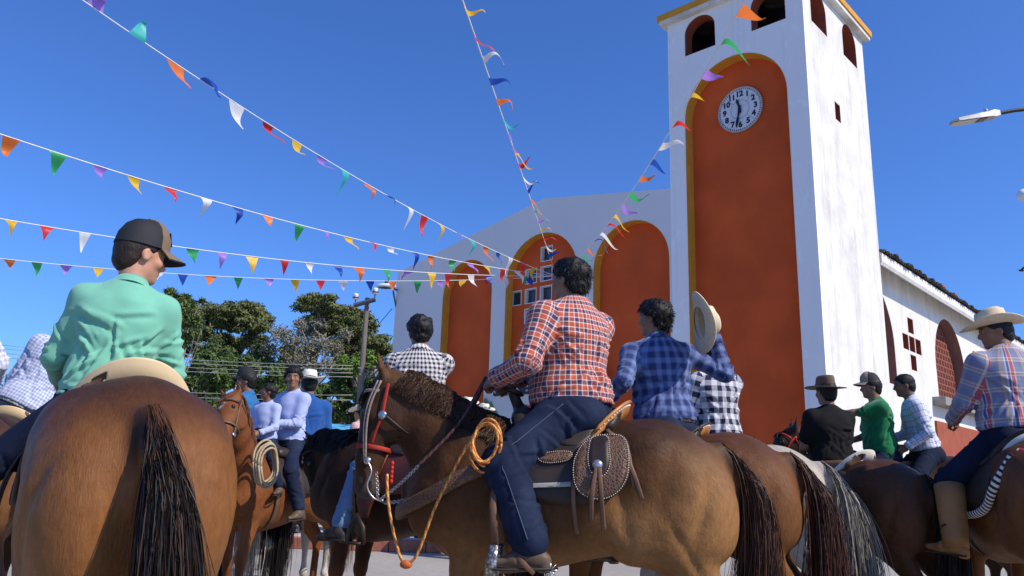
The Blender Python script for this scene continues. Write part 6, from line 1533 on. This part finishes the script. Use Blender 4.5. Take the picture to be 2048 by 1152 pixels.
# coiled lead rope
R_OR = M('orange rope', (.50, .12, .025), .75, .15, 40, .4, 90); R_YE = M('yellow rope', (.62, .36, .09), .75, .15, 40, .4, 90); R_RD = M('red cord', (.50, .02, .015), .7, .15, 40, .4, 90)
rp = empty('lead_rope', p4.o, p4.yaw, 'orange and yellow lead rope coiled at the dark bay\'s saddle', 'rope')
rr = random.Random(5)
for k in range(4):
    cx, cy = 968 + rr.uniform(-6, 8), 893 + rr.uniform(-8, 8); ax_, ay_ = rr.uniform(22, 33), rr.uniform(36, 48); tl = rr.uniform(-.25, .25)
    pts = []
    for q in np.linspace(0, 2 * math.pi, 40):
        dx, dy = ax_ * math.cos(q), ay_ * math.sin(q); pts.append(p4.plane(cx + dx * math.cos(tl) - dy * math.sin(tl), cy + dx * math.sin(tl) + dy * math.cos(tl), -.36 - .02 * k + .015 * math.sin(2 * q)))
    rope_mesh('rope_loop', dense(pts, .012), .0072, R_OR, R_YE, rp)
pl_ = [p4.plane(774, 948, -.27), p4.plane(776, 1000, -.28), p4.plane(786, 1060, -.29), p4.plane(800, 1112, -.30), p4.plane(814, 1128, -.30), p4.plane(836, 1105, -.31), p4.plane(868, 1020, -.33), p4.plane(905, 945, -.37), p4.plane(935, 890, -.40), p4.plane(962, 862, -.38)]
rope_mesh('rope_tail', dense(pl_, .012), .0072, R_OR, R_YE, rp)
MB().ball(tuple(p4.plane(812, 1129, -.30)), (.022, .03, .02), 10, 7).build('rope_knot', R_OR, rp, True)
# bridle and halter
H = hd4['H']; br = empty('bridle', p4.o, p4.yaw, 'red halter and pale braided bridle on the dark bay\'s head', 'bridle', 'bridles and halters')
def hstrap(name, pts, mat, w=.012, flat=.3, side=None): return MB().tube(spline(pts, 5), w, 8, flat=flat, side=hd4['f'] if side is None else side).build(name, mat, br, True)
M_REDW = M('red webbing', (.36, .022, .014), .65, .15, 40, .3, 160) if 'red webbing' not in bpy.data.materials else bpy.data.materials['red webbing']
M_BRAID = M('pale braid', (.26, .21, .17), .6, .3, 90, .6, 160)
for s in (-1, 1):
    hstrap('cheek_braid', [H(-.02, .01, s*.098), H(.2, .035, s*.105), H(.42, .035, s*.094), H(.70, .01, s*.072)], M_BRAID, .006, .5)
    hstrap('cheek_braid', [H(-.02, .03, s*.092), H(.2, .052, s*.100), H(.42, .05, s*.09), H(.70, .018, s*.072)], M_BRAID, .0045, .5)
    hstrap('halter_cheek', [H(.0, -.03, s*.095), H(.15, -.035, s*.108), H(.30, -.04, s*.112)], M_REDW, .009)
    hstrap('halter_cheek', [H(.30, -.04, s*.112), H(.45, -.02, s*.10), H(.56, -.01, s*.088)], M_REDW, .007)
    MB().lathe([(.017, -.004), (.023, 0), (.017, .004)], 16, H(.30, -.04, s*.114), axis=hd4['s']).build('ring', STEEL, br, True)
    hstrap('throat_strap', [H(.31, -.05, s*.112), H(.38, -.12, s*.085), H(.42, -.17, s*.04)], L_DARK, .014)
    MB().lathe([(.001, .008), (.015, .006), (.02, -.002), (.02, -.006)], 16, H(.71, .0, s*.072), axis=hd4['s'] * s).build('bit_cheek', STEEL, br, True)
    hstrap('bit_shank', [H(.71, 0, s*.074), H(.80, -.035, s*.072), H(.93, -.03, s*.075), H(1.02, -.07, s*.06), H(1.03, -.12, s*.05)], STEEL, .0042, 1.0)
MB().tube([H(.585, .0 + .090 * math.sin(q), .073 * math.cos(q)) for q in np.linspace(0, 2 * math.pi, 29)], .012, 8, flat=.3, side=hd4['a']).build('halter_noseband', M_REDW, br, True)
MB().tube([H(.08, .115 * math.cos(q), .102 * math.sin(q)) for q in np.linspace(-1.5, 1.5, 12)], .009, 6, flat=.35, side=hd4['a']).build('browband', M_BRAID, br, True)
def chain(name, a, b, n, r, sag, parent):
    m = MB()
    for i in range(n):
        t = (i + .5) / n; c = a + (b - a) * t - V3(0, 0, sag * 4 * t * (1 - t)); d = unit(b - a); s1 = unit(np.cross(d, V3(0, 0, 1))); s2 = np.cross(d, s1); w = s1 if i % 2 else s2; l = np.linalg.norm(b - a) / n * .72
        m.tube([c + d * l * math.cos(q) + w * r * 2.2 * math.sin(q) for q in np.linspace(0, 2 * math.pi, 9)], r * .7, 5, cap=False)
    return m.build(name, STEEL, parent, True)
bitL = H(1.03, -.10, -.055); rj = p4.plane(838, 930, -.30); hl = p4.l(np.array(man.location) + np.array(Matrix.Rotation(man.rotation_euler.z, 3, 'Z') @ Vector(mj['wr'][-1])))
chain('rein_chain', bitL, rj, 26, .0036, .01, br); chain('curb_chain', H(.80, -.06, -.07), H(1.0, -.09, -.06), 11, .0034, .0, br); chain('rein_chain', H(1.03, -.10, .055), rj + V3(.25, -.05, -.06), 28, .0034, .03, br)
R_DK = M('dark red braid', (.10, .02, .022), .7, .3, 80, .5, 120); R_DK2 = M('black braid', (.02, .014, .014), .7, .3, 80, .5, 120)
rope_mesh('rein', dense([rj, (rj + hl) / 2 - V3(0, 0, .015), hl + V3(0, .05, .01)], .01), .0085, R_DK, R_DK2, br)
rope_mesh('rein', dense([rj + V3(.3, -.05, -.06), (rj + hl) / 2 + V3(.22, 0, .03), hl + V3(.05, .05, .02)], .01), .008, R_DK, R_DK2, br)
m = MB()
kn_ = H(.66, -.12, -.04)
for q in range(5): m.ball(tuple(kn_ - V3(0, 0, .02 + q * .022)), (.010, .010, .013), 8, 6)
m.build('halter_knot', R_RD, br, True)
# spurs, stirrup and boot strap of the plaid rider
sp = empty('stirrup', p4.o, p4.yaw, 'engraved silver stirrup at the plaid rider\'s boot', 'stirrup')
ank = p4.l(np.array(man.location) + np.array(Matrix.Rotation(man.rotation_euler.z, 3, 'Z') @ Vector(mj['an'][-1])))
st_c = p4.plane(988, 1090, ank[0] - .06); st_b = p4.plane(978, 1165, ank[0] - .06); M_ENG = NT('engraved silver'); _v = M_ENG.n('TexVoronoi'); _v.inputs['Scale'].default_value = 70; M_ENG.l(M_ENG.obj(), _v.inputs['Vector'])
M_ENG.set(Base_Color=M_ENG.ramp(_v.outputs[0], [(.1, (.62, .60, .55)), (.6, (.20, .19, .17))]), Metallic=.85, Roughness=.35); M_ENG.bump(_v.outputs[0], .7, .004)
MB().tube([st_c, st_c * .5 + st_b * .5, st_b], [.022, .026, .030], 8, flat=.35, side=(0, 1, 0)).build('outer_plate', M_ENG.m, sp, True)
MB().tube([st_c + V3(.13, 0, 0), st_b + V3(.13, 0, 0)], .02, 8, flat=.35, side=(0, 1, 0)).build('inner_plate', M_ENG.m, sp, True)
MB().tube([st_b, st_b + V3(.13, 0, 0)], .02, 8, flat=.4).build('tread', STEEL, sp, True)
stt = p4.plane(985, 1010, ank[0] - .03); MB().tube([st_c + V3(.02, 0, 0), stt, p4.plane(992, 960, ank[0] + .02)], .018, 6, flat=.3, side=(0, 1, 0)).build('stirrup_leather', L_BROWN, sp, True)
spur = empty('spur', p4.o, p4.yaw, 'star-wheeled steel spur on the plaid rider\'s boot', 'spur'); hl_ = p4.plane(1092, 1140, ank[0]); m = MB()
m.tube([p4.plane(1075, 1135, ank[0]), hl_], .008, 6)
for q in range(8):
    a = 2 * math.pi * q / 8; m.tube([hl_ + V3(0, -.02, .0), hl_ + V3(0, -.02 + .032 * math.cos(a), .032 * math.sin(a))], [.005, .002], 5)
m.build('shank_and_star', STEEL, spur, True)
bs = p4.plane(1042, 1128, ank[0] - .055); slab_ = MB().tube([p4.plane(1030, 1112, ank[0] - .058), p4.plane(1045, 1126, ank[0] - .062), p4.plane(1068, 1148, ank[0] - .05)], [.008, .013, .010], 8, flat=.2, side=(0, .5, 1)).build('spur_strap', L_BROWN, spur, True)
# outer leg seam of the plaid rider's jeans
SEAM = M('seam thread', (.055, .07, .11), .8); pts = []
for a, b, ra, rb in ((mj['hip'][-1], mj['kn'][-1], .100, .076), (mj['kn'][-1], mj['an'][-1], .076, .064)):
    d = unit(b - a); o_ = V3(-1, -.1, .35); o_ = unit(o_ - d * (o_ @ d))
    for t in np.linspace(.12 if ra == .1 else .08, .92, 9): pts.append(a + (b - a) * t + o_ * ((ra + (rb - ra) * t) * 1.36 + .002))
MB().tube(spline(pts, 3), .0028, 5).build('outer_seam', SEAM, man, True)
# blanket with lettering on the right-hand horse
bl = empty('saddle_blanket', p8.o, p8.yaw, 'red and white lettered blanket on the horse at the right edge', 'blanket'); M_RBL = M('red blanket', (.42, .02, .03), .85, .15, 20, .4, 120)
flr = lambda s: (lambda a, b, o: np.stack([s * (trunk_x(a, b, 1.0) + .006 + o), a, b], -1))
for s in (-1, 1):
    slab('red_flap', [tuple(q) for q in chaikin([(-.55, 1.41), (-.50, 1.25), (-.38, 1.17), (.2, 1.17), (.3, 1.3), (.3, 1.39)], 1)], flr(s), .012, M_RBL, bl)
cantle('white_roll', p8, WHITEP, bl, -.33, 1.43, .19, .06, .4, .05)
for tx, (y, z), sz in (('GUA', (-.44, 1.355), .055), ('STSMA', (-.42, 1.295), .062)):
    me = text_mesh('blanket_letters', tx, sz, W_CLOTH, .001, .002)
    for v in me.vertices:
        a, b = y - v.co.x, z + v.co.y; v.co = Vector((-(float(trunk_x(a, b)) + .022 + v.co.z), a, b))
    link('blanket_letters', me, bl)
rope_mesh('striped_cinch', dense([V3(-(float(trunk_x(y, z)) + .03), y, z) for y, z in ((-.50, 1.34), (-.42, 1.16), (-.26, 1.04), (-.1, .99), (.1, .97))], .02), .022, M('black webbing', (.02, .02, .022), .8), W_CLOTH, bl, 1) if False else None
bs_ = dense([V3(-(float(trunk_x(y, z)) + .03), y, z) for y, z in ((-.50, 1.34), (-.42, 1.16), (-.26, 1.04), (-.1, .99), (.1, .97))], .018)
q = MB().tube(bs_, .026, 8, flat=.5); me = q.mesh('striped_cinch', M('black webbing', (.02, .02, .022), .8), True); me.materials.append(W_CLOTH)
for i in range(len(bs_) - 1):
    for j in range(8): me.polygons[i * 8 + j].material_index = i % 2
link('striped_cinch', me, bl)
# tall boots and chaps
def legwrap(root, J, s, mat, t0, t1, r0, r1, name):
    a, b = J['kn'][s], J['an'][s]; S = J['S']; p = [(a + (b - a) * t) * S for t in np.linspace(t0, t1, 7)]
    return MB().tube(p, list(np.linspace(r0, r1, 7) * S), 16).build(name, mat, root, True)
for s in (-1, 1): legwrap(man15, j15, s, B_TAN, .10, 1.10, .096, .074, 'boot_shaft')
# ================================================================== background bits
stall = empty('market_awning', at(690, 868, 20), 0, 'blue and white awning roof beyond the riders', 'awning'); m = MB()
m.add([(-1.2, -.8, .0), (1.6, -.8, -.05), (1.6, .8, .25), (-1.2, .8, .3), (-1.2, -.8, -.18), (1.6, -.8, -.22)], [(0, 1, 2, 3), (0, 4, 5, 1)]).build('roof_cloth', M('blue tarpaulin', (.10, .42, .62), .6, .1), stall)
for dx in (-1.1, 1.5):
    for dy in (-.7, .7): MB().tube([(dx, dy, .1), (dx, dy, -at(690, 868, 20)[2])], .03, 6).build('post', M_STEEL, stall)
fen = empty('iron_railing', (at(1900, 1100, 14.5)[0], 14.5, 0), 0, 'low dark iron railing behind the right-hand horses', 'railing')
MB().box((-2.2, -.02, .78), (2.6, .02, .82)).build('top_rail', M_BLK, fen); MB().box((-2.2, -.02, .12), (2.6, .02, .16)).build('bottom_rail', M_BLK, fen)
for i in range(33): MB().box((-2.2 + i * .15 - .01, -.01, .161 if i % 8 else 0), (-2.2 + i * .15 + .01, .01, .779)).build('bar', M_BLK, fen)
ps = at(1690, 1110, 9.0)
person('bystander in blue jeans standing behind the brown pony', (ps[0], 9.0, .86), R(20), 1.0, h=.015, shirt=plaincloth('grey shirt cloth', (.3, .3, .32)), trousers=J_MID, boots=B_DARK, ankles={-1: (-.12, 0, -.78), 1: (.14, .06, -.78)}, hands={-1: (-.25, .1, -.05), 1: (.25, .1, -.05)}, hat=None, group='people on foot')
# ================================================================== bunting
def mat_flag(name, col):
    t = NT(name); b = t.b; b.inputs['Base Color'].default_value = (*col, 1); b.inputs['Roughness'].default_value = .45
    tr = t.n('BsdfTranslucent'); tr.inputs['Color'].default_value = (*col, 1); mx = t.n('MixShader'); mx.inputs[0].default_value = .45
    t.l(b.outputs[0], mx.inputs[1]); t.l(tr.outputs[0], mx.inputs[2]); t.l(mx.outputs[0], t.t.nodes['Material Output'].inputs['Surface']); return t.m
FC = {'purple': (.40, .22, .68), 'teal': (.05, .52, .46), 'green': (.04, .42, .13), 'orange': (.85, .20, .035), 'blue': (.015, .075, .42), 'white': (.82, .82, .80), 'red': (.72, .04, .045), 'yellow': (.85, .52, .03)}
FM = {k: mat_flag(k + ' flag plastic', v) for k, v in FC.items()}
ORD = ['purple', 'teal', 'orange', 'blue', 'white', 'red', 'yellow']
M_STR = M('white string', (.78, .78, .76), .7, .05)
rngf = np.random.default_rng(5)
def flag(name, base, tang, dirn, L, w, col, parent, seed, curlamt):
    """thin triangular pennant, curling along its length"""
    rg_ = random.Random(seed); nl, nw = 8, 4; tang = unit(tang); dirn = unit(dirn - tang * (dirn @ tang) * .6); nrm = unit(np.cross(tang, dirn)); V = []
    ph = rg_.uniform(0, 6.28); am = curlamt * rg_.uniform(.5, 1.3); bend = rg_.uniform(-1, 1) * curlamt * 1.6; tw = rg_.uniform(-.7, .7)
    for i in range(nl + 1):
        t = i / nl; c = base + dirn * L * t * (1 - .12 * abs(bend)) + nrm * (am * .32 * L * math.sin(t * 4.2 + ph) - am * .32 * L * math.sin(ph)) + V3(0, 0, -1) * L * .22 * t * t * (1 if curlamt > .5 else 0) + nrm * bend * L * .35 * t * t
        hw = w * .5 * (1 - t) + .002; ta = unit(tang * math.cos(tw * t) + nrm * math.sin(tw * t))
        for j in range(nw + 1): V.append(c + ta * hw * (2 * j / nw - 1) + nrm * .02 * w * math.sin(j * 1.7 + ph) * (1 - t) + nrm * .06 * L * math.sin(j / nw * 3.14) * math.sin(t * 5 + ph) * curlamt)
    F = [(i*(nw+1)+j, i*(nw+1)+j+1, (i+1)*(nw+1)+j+1, (i+1)*(nw+1)+j) for i in range(nl) for j in range(nw)]
    return link(name, mesh_py('flag', V, F, FM[col], True), parent)
END = V3(1.21, 21.03, 6.57)
BUNT = [  # near point, sag, extent past the frame, first colour, wind, label, curl, direction of the colour order
    (V3(-5.634, 9.0, 6.918), .36, -.22, 6, lambda t: V3(.55, .1, .9 - 2.6 * min(1, t * 2.6)), 'bunting string from the top left corner down to the church', .8, 1),
    (V3(-7.408, 10.5, 5.686), .30, -.08, 2, lambda t: V3(.35, .05, -1), 'bunting string second from top on the left side', .8, -1),
    (V3(-8.885, 13., 5.204), .28, -.06, 6, lambda t: V3(.2, 0, -1), 'bunting string third from top on the left side', .65, -1),
    (V3(-11.447, 17., 5.528), .30, -.05, 2, lambda t: V3(.05, 0, -1), 'lowest bunting string on the left side', .45, -1),
    (V3(-.713, 8.5, 6.759), -.02, -.25, 0, lambda t: V3(1, .05, -.12), 'bunting string hanging straight down the middle of the sky', .8, -1),
    (V3(2.576, 8.0, 6.543), .50, -.25, 2, lambda t: V3(1, .05, -.05), 'bunting string crossing in front of the clock tower', .8, -1)]
SEQ_BACK = ['blue', 'orange', 'green', 'purple', 'yellow', 'red', 'white']
STARTS = [0, 1, 4, 1, 4, 1]
for bi, (A, sag, ext, first, wind, lab, cl, dr) in enumerate(BUNT):
    root = empty('bunting', A, 0, lab, 'bunting', 'bunting strings tied to the church')
    L = np.linalg.norm(END - A)
    def pos(t): return (A + (END - A) * t) + V3(0, 0, -4 * sag * t * (1 - t)) - A
    MB().tube([pos(t) for t in np.linspace(ext, 1, 60)], .0085, 5).build('string', M_STR, root, True)
    sp_ = .62; n0 = int(math.ceil(ext * L / sp_)); n1 = int(L / sp_)
    for i in range(n0, n1):
        t = (i * sp_ + .15 + rngf.uniform(-.06, .06)) / L
        if t > .985 or t < ext: continue
        tg = unit(pos(t + .01) - pos(t)); wv = wind(max(0, t)) + rngf.normal(size=3) * .28
        if bi == 0: col = ORD[(i - 0) % 7]
        else: col = (SEQ_BACK if bi != 4 else ['blue', 'orange', 'teal', 'purple', 'yellow', 'red', 'white'])[(i + STARTS[bi]) % 7]
        flag('flag', pos(t) + V3(0, 0, -.006), tg, wv, ((.34 + .06 * (bi == 0) * (t < .2)) if bi in (0, 4, 5) else .29) * rngf.uniform(.75, 1.15), ((.23 + .06 * (bi == 0) * (t < .2)) if bi in (0, 4, 5) else .245) * rngf.uniform(.8, 1.1), col, root, bi * 100 + i + 50, cl)
